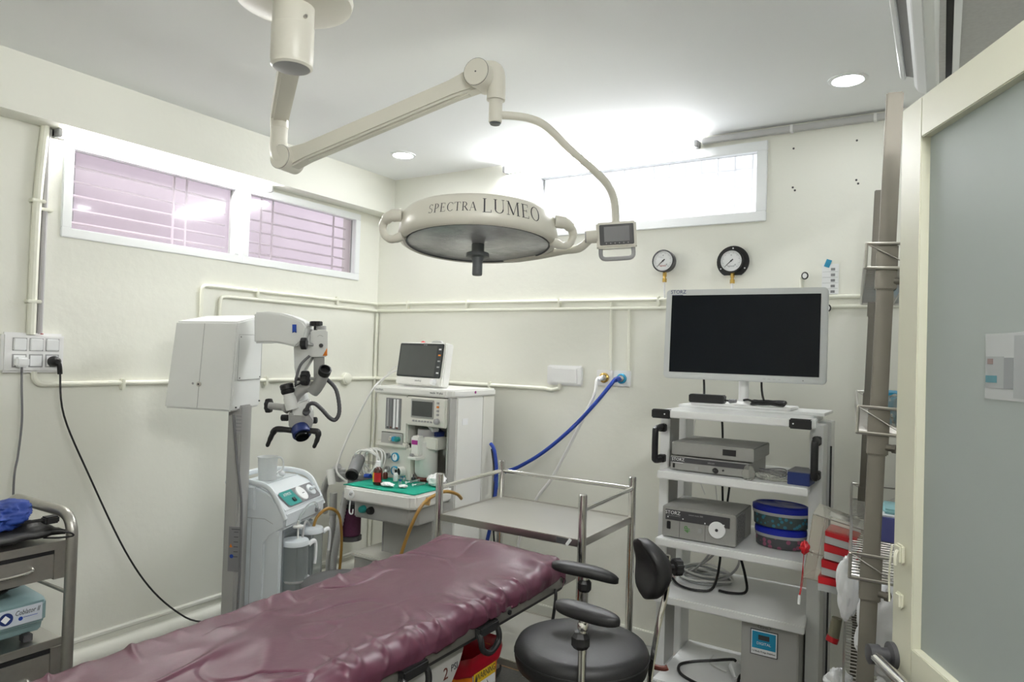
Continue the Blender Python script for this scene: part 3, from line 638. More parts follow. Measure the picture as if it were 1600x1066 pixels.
a = lettering('SPECTRA', .033, -.62, -.003); lettering('LUMEO', .052, -.62+a+.05, .002)
# ================================================================ operating microscope
av = Vector((.884, .468, 0)); bv = Vector((-.468, .884, 0)); o0 = Vector((.35, -1.708, 0))
SM = Matrix(((av.x, bv.x, 0, o0.x), (av.y, bv.y, 0, o0.y), (0, 0, 1, 0), (0, 0, 0, 1)))     # x across the box, y away from the viewer
t = thing('operating_microscope', 'white operating microscope on a grey floor stand beside the bed', 'microscope', (.545, -1.46, 0))
Wd, Dp = .308, .286
# housing: tapered block, higher at the back
q = lambda x, y, z: SM @ Vector((x, y, z))
bx = MB().hexa([q(-.0, 0, 1.215), q(Wd, 0, 1.207), q(Wd, Dp, 1.212), q(-.0, Dp, 1.215), q(.022, .03, 1.602), q(Wd+.012, .012, 1.606), q(Wd+.006, Dp, 1.652), q(.03, Dp, 1.64)]).build('arm_housing', 'scope_white', t, .008)
n0 = (q(Wd, 0, 1.4)-q(0, 0, 1.4)).cross(Vector((0, 0, 1))).normalized()
MB().tube([q(.165, .0145, 1.595), q(.158, .006, 1.4), q(.152, -.0008, 1.22)], .0011, 5, 1).build('panel_seam', 'grey', bx)
for p, r_ in (((.155, .004, 1.325), .011),):
    MB().turn(q(*p), -bv, [(r_, 0), (r_, .004), (r_*.6, .005)], 18).build('lock', 'steel', bx); MB().turn(q(p[0], p[1]-.005, p[2]), -bv, [(r_*.35, 0), (r_*.35, .003)], 10).build('key_slot', 'print_dark', bx)
MB().turn(q(.127, .005, 1.327), -bv, [(.005, 0), (.005, .003)], 12).build('indicator', 'grey', bx)
pl = MB(SM).box((Wd+.002, .018, 1.345), (Wd+.0085, Dp-.012, 1.55)).build('side_cover', 'scope_white', bx, .003)
for y, z in ((.05, 1.54), (Dp-.03, 1.54), (.05, 1.355), (Dp-.03, 1.355), (.03, 1.225), (Dp-.02, 1.24), (.03, 1.59), (Dp-.015, 1.60)):
    MB().turn(q(Wd+.004, y, z), av, [(.0035, 0), (.0035, .006)], 8).build('screw', 'dark_grey', bx)
for a_, b_ in (((.03, 1.345), (Dp-.02, 1.345)), ((.03, 1.55), (Dp-.02, 1.555)), ((.03, 1.345), (.032, 1.55)), ((Dp-.02, 1.345), (Dp-.02, 1.555))):
    MB().tube([q(Wd+.0092, *a_), q(Wd+.0092, *b_)], .0009, 5, 1).build('cover_seam', 'grey', bx)
MB(Matrix.Translation((.545, -1.46, 0)) @ Matrix.Rotation(math.radians(27.9), 4, 'Z')).prism([(x*.040, y*.05) for x, y in ((-1, -.6), (-.7, -1), (.7, -1), (1, -.6), (1, .6), (.7, 1), (-.7, 1), (-1, .6))], .06, 1.23).build('stand_column', 'scope_grey', t, .006)
PM = Matrix.Translation((.545, -1.46, 0)) @ Matrix.Rotation(math.radians(27.9), 4, 'Z')
PL = PM; PM = PM @ Matrix.Translation((.016, 0, -.115))
lb = MB(PM).box((-.022, -.0512, .60), (.03, -.0495, .80)).build('warning_label', 'mid_grey', t)
MB(PM).prism([(-.018, .708), (-.004, .708), (-.011, .724)], .0512, .0518, Matrix.Rotation(PI/2, 4, 'X')).build('warning_triangle', 'orange', lb)
MB(PM).turn((-.006, -.0512, .668), (0, -1, 0), [(.009, 0), (.009, .0006)], 18).build('blue_symbol', 'blue', lb)
for k in range(6): MB(PM).box((.002, -.0516, .775-.022*k), (.022, -.051, .778-.022*k)).build('printed_line', 'print_dark', lb)
MB(PM).box((-.01, -.0516, .787), (.028, -.051, .790)).build('printed_line', 'print_dark', lb)
PM = PL
lb = MB(PM).box((.005, -.0512, 1.10), (.035, -.0495, 1.19)).build('rating_plate', 'grey', t)
for k in range(5): MB(PM).box((.008, -.0516, 1.18-.016*k), (.032, -.051, 1.183-.016*k)).build('printed_line', 'print_grey', lb)
MB().tube([PM @ Vector((-.004, -.055, 1.19)), PM @ Vector((.02, -.06, 1.0)), PM @ Vector((.046, -.06, .84)), PM @ Vector((.052, -.055, .72)), PM @ Vector((.05, -.05, .45)), PM @ Vector((.045, -.055, .12))], .0055, 8).build('power_cable', 'cable_grey', t)
MB(PM).box((-.05, -.06, .02), (.05, .06, .065)).build('base_block', 'scope_grey', t, .006)
for k in range(4):
    a = math.radians(27.9+(-25, 200, 155, 20)[k]) if False else math.radians((60, 120, 200, 330)[k])
    p = Vector((.545, -1.46, .045)); e = p+Vector((math.cos(a), math.sin(a), 0))*(.12 if k < 2 else .17)
    MB().tube([p, e], .02, 8, 1).build('foot', 'scope_grey', t); MB().turn(e+Vector((0, -.01, -.018)), (0, 1, 0), [(.026, 0), (.026, .02)], 14).build('caster', 'black', t)
# carrying arm leaving the housing to the right
p0 = q(Wd, .12, 1.5); nn = bv
def pl_(px, py): return plane_at(px, py, p0, nn)
def slab(pts, th, nm, m_, parent=t, bev=.004, off=0.0):
    P = [pl_(*p)+nn*off for p in pts]; n = len(P); v = [p-nn*th/2 for p in P]+[p+nn*th/2 for p in P]
    return MB().add(v, [tuple(range(n))[::-1], tuple(range(n, 2*n))]+[(i, (i+1) % n, n+(i+1) % n, n+i) for i in range(n)]).build(nm, m_, parent, bev)
ca = slab([(404, 489), (425, 488), (445, 490), (462, 495), (480, 503), (486, 512), (482, 530), (468, 543), (452, 539), (435, 536), (404, 537)], .10, 'carrying_arm', 'scope_white', bev=.008)
slab([(464, 508), (470, 508), (470, 521), (467, 519), (464, 521)], .004, 'blue_badge', 'blue', ca, 0, -.053)
slab([(459, 541), (486, 522), (488, 556), (464, 598), (460, 575)], .05, 'lower_bracket', 'scope_white', bev=.004, off=.02)
MB().tube([at(484, 556, d=3.10), at(470, 570, d=3.09), at(463, 590, d=3.09), at(462, 598, d=3.10)], .006, 8).build('bracket_cable', 'cable_grey', t)
MB().cyl(at(462, 592, d=3.12), at(475, 594, d=3.10), .008, n=10).build('cable_gland', 'black', t)
D = 3.14
def P_(px, py, dd=0.0): return at(px, py, d=D+dd)
mm = 1/F*D     # metres per pixel at the head
def knob(px, py, axis, r, l, nm='knob', lobes=8):
    c = P_(px, py); ax = Vector(axis).normalized(); mt = Matrix.Translation(c-ax*l/2) @ ax.to_track_quat('Z', 'Y').to_matrix().to_4x4()
    pts = [(r*(1 if k % 2 else .84)*math.cos(2*PI*k/(2*lobes)), r*(1 if k % 2 else .84)*math.sin(2*PI*k/(2*lobes))) for k in range(2*lobes)]
    return MB(mt).prism(pts, 0, l).build(nm, 'black', t, .003)
rx = RT; ux = Vector((0, 0, 1)); vx = -FW
hm = Matrix(((RT.x, FW.x, 0, 0), (RT.y, FW.y, 0, 0), (RT.z, 0, 1, 0), (0, 0, 0, 1)))
def hbox(x0, y0, x1, y1, d0, d1, nm, m_, bev=.004, parent=t):
    """block given by its corners as seen, between two distances"""
    a = [at(x0, y1, d=D+d0), at(x1, y1, d=D+d0), at(x1, y1, d=D+d1), at(x0, y1, d=D+d1), at(x0, y0, d=D+d0), at(x1, y0, d=D+d0), at(x1, y0, d=D+d1), at(x0, y0, d=D+d1)]
    return MB().hexa(a).build(nm, m_, parent, bev)
hd = hbox(485, 516, 512, 558, -.02, .06, 'head_block', 'scope_white', .006)
tri = [P_(504, 556, -.0225), P_(511, 556, -.0225), P_(511, 544, -.0225)]
MB().add(tri+[p+FW*.001 for p in tri], [(0, 1, 2), (5, 4, 3), (0, 3, 4, 1), (1, 4, 5, 2), (2, 5, 3, 0)]).build('warning_triangle', 'orange', hd, smooth=0)
MB().turn(P_(502, 540, -.02), -FW, [(.009, 0), (.009, .006), (.007, .008)], 14).build('button', 'dark_grey', hd)
MB().turn(P_(500, 514, .02), UP, [(.028, -.004), (.028, .012), (.024, .014)], 20).build('top_cap', 'scope_grey', hd)
MB().tube([P_(496, 526, -.021), P_(500, 524, -.021), P_(505, 526, -.021)], .0008, 5).build('engraved_arc', 'grey', hd)
knob(494, 506, UP, .030, .022); MB().cyl(P_(493, 516, .0), P_(493, 508, .0), .008, n=10).build('knob_shaft', 'black', t)
D -= .09; knob(475, 537, RT, .029, .024); D += .09; MB().cyl(P_(476, 537, -.085), P_(488, 539, -.02), .007, n=10).build('knob_shaft', 'scope_grey', t)
hbox(490, 557, 507, 596, -.005, .045, 'neck', 'scope_grey', .004)
D -= .05; knob(477, 591, RT, .036, .030); D += .05; MB().cyl(P_(478, 591, -.04), P_(494, 592, -.0), .007, n=10).build('knob_shaft', 'scope_grey', t)
# swivel tube to the right with dark socket
st = MB().tube([P_(488, 612, -.02), P_(498, 600, -.03), P_(507, 582, -.05)], [.030, .028, .026], 16).build('swivel_tube', 'scope_grey', t)
MB().turn(P_(506, 584, -.05), P_(509, 576, -.07)-P_(506, 584, -.05), [(.026, 0), (.028, .006), (.028, .03), (.022, .032), (.022, .012), (0, .012)], 20).build('eyepiece', 'black', t)
# body under it: bent grey arm to the left knob
MB().tube([P_(500, 604, -.02), P_(480, 605, -.02), P_(465, 614, -.02), P_(455, 630, -.02), P_(444, 642, -.02)], [.024, .024, .026, .024, .02], 12).build('tilt_arm', 'scope_grey', t)
MB().cyl(P_(420, 634, -.02), P_(446, 637, -.02), .016, n=14).build('tilt_shaft', 'scope_grey', t); knob(420, 634, RT, .035, .024)
# eyepieces
for (a, b, dd) in (((457, 640), (447, 600), -.05), ((474, 632), (470, 600), .06)):
    ax = P_(b[0], b[1], dd)-P_(a[0], a[1], dd)
    o = MB().turn(P_(a[0], a[1], dd), ax, [(.028, 0), (.027, ax.length*.45), (.024, ax.length*.5), (.024, ax.length*.7)], 20).build('binocular_tube', 'scope_white', t)
    MB().turn(P_(a[0], a[1], dd)+ax*.62, ax, [(.026, 0), (.030, .006), (.030, .018), (.027, .02), (.030, .022), (.030, .04), (.024, .046), (.018, .044)], 20).build('eyecup', 'black', o)
# optics body
ob = MB().add([P_(*p) for p in ((450, 648, -.05), (482, 648, -.06), (490, 660, -.05), (484, 676, -.045), (462, 682, -.045), (451, 668, -.05), (458, 626, .03), (484, 622, .03), (491, 646, .03), (486, 668, .035), (464, 672, .035), (452, 655, .035))],
    [(5, 4, 3, 2, 1, 0), (6, 7, 8, 9, 10, 11)]+[(i, (i+1) % 6, 6+(i+1) % 6, 6+i) for i in range(6)]).build('optics_body', 'scope_grey', t, .005)
MB().add([P_(*p) for p in ((456, 634, -.04), (482, 626, -.05), (488, 643, -.055), (476, 652, -.062), (457, 650, -.055))]+[P_(*p) for p in ((458, 630, .02), (484, 622, .02), (490, 640, .02), (478, 646, .02), (459, 646, .02))],
    [(4, 3, 2, 1, 0), (5, 6, 7, 8, 9)]+[(i, (i+1) % 5, 5+(i+1) % 5, 5+i) for i in range(5)]).build('optics_cover', 'scope_white', t, .005)
ax = P_(474, 690, -.085)-P_(467, 664, -.03)
MB().turn(P_(469, 668, -.035), ax, [(.038, 0), (.042, .010), (.042, .042), (.038, .045), (.031, .043), (.031, .024), (0, .024)], 28).build('objective_ring', 'navy', t)
MB().turn(P_(471, 678, -.055), ax, [(.030, 0), (.030, .022), (.024, .022), (.024, .01), (0, .01)], 24).build('objective_lens', 'black_gloss', t)
for px, py in ((445, 653), (490, 657)): knob(px, py, RT, .016, .032, lobes=10)
MB().turn(P_(478, 645, -.06), P_(480, 640, -.09)-P_(478, 645, -.06), [(.016, 0), (.016, .018), (.010, .02)], 14).build('light_port', 'dark_grey', t)
MB().tube([P_(479, 641, -.085), P_(483, 632, -.09), P_(492, 631, -.09), P_(503, 640, -.08), P_(515, 653, -.07), P_(524, 656, -.06), P_(530, 645, -.05), P_(529, 625, -.04), P_(524, 607, -.03), P_(512, 594, -.02), P_(505, 588, .0)], .0088, 10, 8, rib=.1).build('light_guide', 'dark_grey', t)
# handgrips
for pts in (((458, 673), (440, 671), (430, 672), (424, 682), (418, 696)), ((480, 673), (492, 674), (497, 676), (496, 686), (491, 698))):
    MB().tube([P_(p[0], p[1], -.05) for p in pts], [.013, .014, .014, .011, .009], 10, 4).build('handgrip', 'black', t)
    MB().ball(P_(pts[-1][0], pts[-1][1], -.05), .0085, 10, 8).build('grip_end', 'black', t)
# ================================================================ suction unit
sz = math.radians(20.0); so = Vector((.505, -1.158, 0)); UM = Matrix.Translation(so) @ Matrix.Rotation(sz, 4, 'Z') @ Matrix.Translation((-.0288, -.0365, 0)) @ Matrix.Diagonal((.84, .84, 1, 1))   # local +x = front
t = thing('suction_unit', 'pale white medical suction unit with two collection jars on the floor', 'suction unit', so, sz)
hw = .228
bd = MB(UM).prism([(-.18, .09), (.175, .09), (.19, .11), (.19, .20), (.10, .24), (.085, .30), (.085, .58), (.12, .62), (.20, .66), (.205, .735), (.10, .82), (.02, .845), (-.16, .845), (-.18, .83)], -hw, hw, Matrix.Rotation(PI/2, 4, 'X')).build('body', 'suction_white', t, .016, seg=3)
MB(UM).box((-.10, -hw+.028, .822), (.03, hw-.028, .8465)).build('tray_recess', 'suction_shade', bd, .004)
for s in (-1, 1):
    MB(UM).tube([(.20, s*(hw-.01), .70), (.11, s*(hw-.008), .83), (-.0, s*(hw-.008), .862), (-.12, s*(hw-.008), .862), (-.165, s*(hw-.012), .855), (-.172, s*(hw-.03), .85)], .014, 10).build('side_rim', 'suction_white', bd)
MB(UM).tube([(-.16, -hw+.02, .86), (-.18, -.1, .866), (-.18, .1, .866), (-.16, hw-.02, .86)], .014, 10).build('back_handle', 'suction_white', bd)
MB(UM).box((-.16, -hw-.012, .735), (.02, -hw+.004, .85)).build('side_grip', 'suction_white', bd, .006)
MB(UM).tube([(-.17, -hw-.001, .70), (.08, -hw-.001, .70), (.13, -hw-.001, .68)], .0012, 5, 1).build('panel_seam', 'grey', bd); MB(UM).tube([(.0, -hw-.001, .70), (.0, -hw-.001, .12)], .0012, 5, 1).build('panel_seam', 'grey', bd)
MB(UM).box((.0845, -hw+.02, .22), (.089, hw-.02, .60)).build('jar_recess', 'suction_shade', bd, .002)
MB(UM).box((.07, -hw+.004, .10), (.186, -hw+.040, .66)).build('front_cheek', 'suction_white', bd, .016, seg=3)
MB(UM).box((.07, hw-.030, .10), (.150, hw-.004, .62)).build('front_cheek', 'suction_white', bd, .010)
# slanted control panel
pA = Vector((.203, 0, .742)); pB = Vector((.105, 0, .823)); up_ = (pB-pA).normalized(); nx_ = Vector((0, 1, 0)).cross(up_).normalized()
CM = UM @ Matrix(((0, up_.x, nx_.x, pA.x), (1, up_.y, nx_.y, pA.y), (0, up_.z, nx_.z, pA.z), (0, 0, 0, 1)))
cp = MB(CM).prism([(-.17, .022), (-.15, .012), (.185, .012), (.195, .024), (.185, .108), (-.16, .108), (-.185, .10)], .0, .003).build('control_panel', 'mid_grey', t, .001)
MB(CM).prism([(-.165, .024), (-.148, .015), (-.03, .015), (-.045, .105), (-.158, .105), (-.18, .098)], .003, .0045).build('teal_label', 'teal', cp)
text('printed_brand', 'ATMOS', .024, CM @ Matrix.Translation((-.11, .082, .005)), 'paper', cp)
MB(CM).box((-.10, .03, .004), (-.07, .055, .010)).build('rocker_switch', 'black', cp, .002)
MB(CM).lathe([(.045, .003), (.045, .010), (.041, .012), (.041, .010), (0, .010)], Matrix.Translation((.02, .06, 0)), 28).build('vacuum_gauge', 'paper', cp)
MB(CM).box((.018, .055, .0115), (.04, .058, .0125)).build('gauge_needle', 'print_dark', cp)
kn = MB(CM).lathe([(.034, .003), (.034, .010), (.030, .012), (0, .012)], Matrix.Translation((.13, .06, 0)), 24).build('dial_knob', 'suction_white', cp)
MB(CM).box((.10, .053, .012), (.16, .067, .028)).build('dial_grip', 'suction_white', kn, .004)
MB(UM).turn((.203, .12, .69), (1, 0, 0), [(.012, 0), (.012, .01), (.006, .012), (.006, .03)], 12).build('hose_port', 'grey', t)
def jar(y, x, z0, h, r):
    j = MB(UM).lathe([(r*.92, 0), (r, .012), (r, h), (r*.96, h), (r*.96, .015), (0, .012)], Matrix.Translation((x, y, z0)), 28).build('collection_jar', 'jar', t)
    ld = MB(UM).lathe([(r*1.06, 0), (r*1.06, .012), (r*.98, .022), (.02, .028), (0, .028)], Matrix.Translation((x, y, z0+h)), 28).build('jar_lid', 'suction_white', j)
    MB(UM).tube([(x+r*.75, y+.055, z0+h-.01), (x+r*.95, y+.075, z0+h+.004), (x+r*1.02, y+.10, z0+h-.01), (x+r*1.0, y+.105, z0+h-.07), (x+r*.98, y+.10, z0+h-.11)], .009, 10, 4, ry=.012).build('jar_handle', 'paper', j)
    return ld
jar(-.105, .20, .22, .345, .073); jar(.095, .185, .22, .362, .073)
for y, x, z in ((-.105, .20, .40),): MB(UM).tube([(x+.076*math.cos(a), y+.076*math.sin(a), z) for a in [math.radians(-100+20*k) for k in range(9)]], .002, 8, 1, ry=.014).build('jar_band', 'paper', t)
MB(UM).tube([(.215, .12, .69), (.235, .05, .735), (.235, -.04, .735), (.22, -.095, .69), (.215, -.10, .66)], .0075, 10).build('clear_tube', 'jar', t)
MB(UM).lathe([(.006, .0), (.006, .055), (.03, .06), (.03, .068), (.008, .074), (.006, .09)], Matrix.Translation((.212, -.10, .585)), 20).build('bacteria_filter', 'med_white', t)
MB(UM).tube([(.22, -.06, .585), (.22, -.05, .635), (.21, -.01, .655), (.205, .03, .64), (.20, .05, .625)], .007, 10).build('link_tube', 'hose_grey', t)
MB(UM).tube([(.20, .10, .60), (.215, .12, .655), (.25, .19, .685), (.28, .27, .64), (.29, .30, .52), (.28, .31, .36), (.25, .32, .25), (.2, .33, .1), (.16, .33, .012)], .0085, 10).build('amber_hose', 'amber_tube', t)
for x, y in ((-.13, -.17), (-.13, .17), (.14, -.17), (.14, .17)):
    c = MB(UM).cyl((x, y, .095), (x, y, .06), .012, n=10).build('caster_stem', 'grey', t); MB(UM).turn((x, y-.012, .032), (0, 1, 0), [(.032, 0), (.032, .024)], 16).build('caster_wheel', 'dark_grey', c)
# jug and small things in its tray
jb = thing('measuring_jug', 'translucent plastic measuring jug on top of the suction unit', 'jug', UM @ Vector((-.035, -.03, .846)))
MB(UM).lathe([(.048, 0), (.050, .004), (.056, .105), (.060, .113), (.057, .113), (.053, .104), (.047, .006), (0, .006)], Matrix.Translation((-.035, -.03, .8475)), 28).build('cup', 'jug_plastic', jb)
MB(UM).tube([(-.01, .02, .95), (.0, .05, .948), (.01, .063, .925), (.008, .057, .89), (-.005, .017, .872)], .006, 8).build('handle', 'jug_plastic', jb)
o = MB(UM).lathe([(.012, 0), (.014, .03), (.008, .04), (.006, .06), (0, .062)], Matrix.Translation((.0, .085, .860)) @ Matrix.Rotation(1.2, 4, 'X'), 12).build('tube_connector', 'paper'); tag(o, 'small white tube connector lying beside the jug on the suction unit', 'connector')
# ================================================================ anaesthesia machine
X0, X1, YF, YB = .545, 1.056, -.55, -.12
t = thing('anaesthesia_machine', 'white anaesthesia machine with work tray standing in the room corner', 'anaesthesia machine', ((X0+X1)/2, -.35, 0))
def bx(a, b, nm, m, bev=.004, parent=t): return MB().box(a, b).build(nm, m, parent, bev)
MB().prism([(X0-.025, YB), (X0-.025, YF+.0), (X0-.02, YF-.012), (X1-.02, YF-.012), (X1+.012, YF+.02), (X1+.012, YB)], 1.256, 1.298).build('top_shelf', 'med_white', t, .008)
text('printed_brand', 'medisys', .018, face_y(.565, YF-.0125, 1.278), 'print_grey', t); text('printed_model', 'medis 10 plus', .016, face_y(.975, YF-.0125, 1.278), 'print_dark', t)
MB().turn((X1+.012, -.33, 1.281), (1, 0, 0), [(.008, 0), (.008, .001)], 14).build('magenta_mark', 'magenta', t)
bx((X0, -.30, .80), (X1, YB, 1.257), 'back_panel', 'med_grey')
# left column with the flow meter
lc_ = bx((X0, YF, .985), (.768, -.30, 1.257), 'flow_panel', 'med_cream', .008)
bx((.608, YF-.003, 1.055), (.724, YF+.003, 1.235), 'flow_window', 'mid_grey', .010, lc_)
for k, c in enumerate(('grey', 'mid_grey', 'paper', 'paper')): bx((.622+.023*k, YF-.006, 1.07), (.638+.023*k, YF-.002, 1.228), 'flow_tube', c, .002, lc_)
for k in range(4): bx((.624+.023*k, YF-.007, 1.065), (.634+.023*k, YF-.003, 1.072), 'float', ('print_dark', 'red_brown', 'paper', 'red_brown')[k], 0, lc_)
kr = bx((.580, YF-.004, .968), (.745, YF+.004, 1.042), 'knob_recess', 'med_grey', .008, lc_)
for x, c in ((.668, 'steel'), (.69, 'cyan'), (.712, 'teal')): MB().turn((x, YF-.004, 1.008), (0, -1, 0), [(.014, 0), (.014, .02), (.011, .023)], 16).build('flow_knob', c, kr)
bx((X0+.0, YF-.012, .955), (.775, YF+.03, .988), 'flow_sill', 'med_cream', .010, lc_)
# ventilator screen block
vb = bx((.772, YF-.02, 1.095), (1.047, -.30, 1.25), 'ventilator', 'med_cream', .006)
vs_ = bx((.816, YF-.025, 1.145), (.962, YF-.018, 1.232), 'ventilator_screen', 'screen_mid', .003, vb)
bx((.81, YF-.023, 1.138), (.968, YF-.0195, 1.239), 'screen_bezel', 'med_grey', .003, vb)
for k in range(7): bx((.822+.0205*k, YF-.025, 1.117), (.834+.0205*k, YF-.019, 1.126), 'key', 'grey', .001, vb)
for k in range(4): bx((.988, YF-.025, 1.158+.021*k), (1.002, YF-.019, 1.168+.021*k), 'key', 'orange' if k == 2 else 'grey', .001, vb)
MB().turn((.995, YF-.02, 1.128), (0, -1, 0), [(.016, 0), (.015, .018), (.012, .02)], 20).build('ventilator_knob', 'grey', vb)
# lower left panel with small dials
lp = bx((X0+.005, YF+.005, .785), (.80, -.30, .965), 'gauge_panel', 'med_cream', .004)
for x, z, r_, c in ((.636, .908, .016, 'grey'), (.690, .905, .025, 'cyan'), (.636, .832, .017, 'grey'), (.690, .830, .025, 'cyan'), (.745, .795, .010, 'cyan')):
    gd = MB().turn((x, YF+.005, z), (0, -1, 0), [(r_, 0), (r_, .012), (r_*.82, .013), (r_*.82, .009), (0, .009)], 22).build('small_gauge', c, lp)
    MB().turn((x, YF-.004, z), (0, -1, 0), [(r_*.78, 0), (r_*.78, .001)], 20).build('dial_face', 'muted' if c == 'grey' else 'paper', gd); bx((x-.001, YF-.0065, z), (x+.001, YF-.0055, z+r_*.6), 'needle', 'print_dark', 0, gd)
ko = MB().turn((.748, YF+.005, .832), (-.3, -1, 0), [(.026, 0), (.026, .03), (.022, .034), (.022, .02), (0, .02)], 22).build('valve_knob', 'med_white', lp); MB().turn((.742, YF-.016, .832), (-.3, -1, 0), [(.021, 0), (.02, .005)], 18).build('valve_cap', 'black', ko)
# vaporizer in the recess
va = MB().lathe([(.05, .0), (.062, .02), (.062, .19), (.05, .20)], Matrix.Translation((.872, -.50, .815)), 28).build('vaporizer', 'med_white', t)
MB().lathe([(.045, 0), (.045, .03), (.05, .034), (.05, .07), (.046, .074)], Matrix.Translation((.868, -.50, 1.0)), 26).build('vaporizer_dial', 'grey', va)
bx((.83, -.59, .93), (.89, -.53, 1.04), 'vaporizer_front', 'med_white', .008, va); bx((.84, -.592, .995), (.88, -.589, 1.018), 'magenta_label', 'magenta', 0, va)
MB().prism([(.828, -.61), (.885, -.61), (.905, -.56), (.905, -.52), (.828, -.52)], .914, .93).build('vaporizer_lip', 'med_white', va, .003)
bx((.835, -.604, .93), (.858, -.585, .945), 'vaporizer_lever', 'grey', .003, va)
bx((.88, -.55, .97), (.98, -.44, 1.035), 'vaporizer_head', 'med_cream', .006, va)
bx((.95, -.46, .93), (1.045, -.40, 1.0), 'mount_rail', 'med_grey', .003); MB().turn((1.028, -.461, .955), (0, -1, 0), [(.012, 0), (.012, .01), (.008, .012)], 14).build('rail_knob', 'paper', t)
bx((.96, -.44, .80), (1.045, -.40, .925), 'rear_cover', 'med_cream', .004)
MB().lathe([(.055, 0), (.06, .012), (.05, .022)], Matrix.Translation((.885, -.50, .793)), 22).build('vaporizer_foot', 'red_brown', va)
# right column
bx((X1-.012, YF-.004, .64), (X1+.004, -.49, 1.257), 'column_edge', 'med_grey', .004); bx((X1-.01, -.49, .36), (X1+.008, -.24, 1.257), 'side_panel', 'med_white', .006); bx((X1-.01, -.24, .36), (X1+.004, YB, 1.257), 'side_panel', 'med_cream', .004)
bx((X1+.008, -.44, 1.105), (X1+.0095, -.39, 1.14), 'rating_sticker', 'paper', 0)
# work tray
tr = MB().prism([(.655, -.565), (.628, -.62), (.628, -.87), (.65, -.89), (1.06, -.862), (1.088, -.835), (1.088, -.56), (1.05, -.50), (.68, -.50)], .716, .786).build('work_tray', 'med_white', t, .010)
MB().turn((.70, -.888, .752), (-.07, -1, 0), [(.021, 0), (.021, .003), (.019, .004)], 22).build('round_badge', 'paper', tr); text('printed_number', '67', .02, face_y(.70, -.8935, .752), 'print_dark', tr)
dr = MB().prism([(.675, -.52), (.675, -.845), (1.03, -.825), (1.065, -.79), (1.065, -.52)], .625, .718).build('tray_drawer', 'med_grey', t, .008)
for x, c in ((.745, 'teal'), (.80, 'black')): MB().turn((x, -.842, .675), (-.05, -1, 0), [(.020, 0), (.020, .012), (.015, .026)], 16).build('gas_knob', c, dr)
MB().tube([(.665, -.86, .715), (.665, -.865, .66), (.675, -.868, .645), (.69, -.868, .648), (.692, -.866, .67)], .004, 8).build('tray_hook', 'paper', tr)
bx((.715, -.66, .36), (X1, -.30, .63), 'lower_body', 'med_grey', .004); bx((.715, -.664, .38), (.722, -.655, .63), 'body_edge', 'grey', 0)
bs = bx((.60, -.76, .12), (X1+.02, -.20, .395), 'base', 'med_grey', .010); bx((.59, -.77, .388), (X1+.03, -.19, .412), 'base_top', 'med_cream', .006, bs)
for x, y in ((.66, -.7), (1.0, -.7), (.66, -.27), (1.0, -.27)): MB().turn((x-.012, y, .06), (1, 0, 0), [(.06, 0), (.06, .024)], 18).build('caster', 'dark_grey', t)
# absorber and breathing circuit on the left
ab = MB().lathe([(.05, 0), (.055, .008), (.055, .15), (.05, .155)], Matrix.Translation((.515, -.70, .475)), 24).build('absorber_canister', 'maroon_grain', t)
MB().lathe([(.062, 0), (.062, .022), (.045, .026)], Matrix.Translation((.515, -.70, .45)), 22).build('canister_base', 'dark_grey', ab); MB().lathe([(.06, 0), (.06, .022)], Matrix.Translation((.515, -.70, .63)), 22).build('canister_top', 'dark_grey', ab)
bm = MB().box((.46, -.69, .62), (.64, -.53, .783)).build('valve_block', 'mid_grey', t, .01)
MB().lathe([(.03, 0), (.036, .01), (.036, .05), (.028, .055), (.028, .07), (.012, .075)], Matrix.Translation(at(532, 752, y=-.62)), 20).build('valve_dome', 'hose_grey', bm)
MB().tube([at(519, 757, y=-.70), at(516, 733, y=-.70)], .022, 14, 1).build('elbow_connector', 'med_white', bm)
MB().tube([at(521, 770, y=-.70), at(520, 805, y=-.70)], .021, 14, 1).build('hose_socket', 'med_grey', bm)
MB().tube([at(541, 768, y=-.75), at(535, 800, y=-.77), at(527, 840, y=-.78), at(521, 880, y=-.79), at(519, 930, y=-.80), at(519, 980, y=-.80)], .017, 12, 14, rib=.13).build('corrugated_hose', 'hose_grey', t)
MB().tube([at(530, 728, y=-.66), at(520, 738, y=-.66), at(511, 752, y=-.64), at(506, 770, y=-.6), at(508, 800, y=-.5)], .017, 12, 12, rib=.13).build('corrugated_hose', 'hose_grey', t)
MB().tube([at(520, 803, y=-.70), at(518, 840, y=-.70), at(514, 880, y=-.70), at(514, 930, y=-.68)], .017, 12, 12, rib=.13).build('corrugated_hose', 'hose_grey', t)
MB().tube([(X0-.004, -.50, 1.25), (X0-.006, -.50, 1.1), (X0-.008, -.49, .97), (X0-.03, -.5, .85)], .003, 6).build('drip_line', 'cable_white', t)
# blue hose loop at its right side
MB().tube([(X1+.02, -.17, .98), (X1+.06, -.19, .94), (X1+.085, -.20, .80), (X1+.085, -.22, .62), (X1+.05, -.2, .5), (X1+.02, -.18, .42)], .0105, 10).build('blue_hose_loop', 'hose_blue', t)
MB().tube([(X1+.02, -.16, .95), (X1+.045, -.16, .80), (X1+.04, -.16, .6), (X1+.05, -.14, .35), (X1+.05, -.12, .1)], .005, 8).build('black_lead', 'black', t)
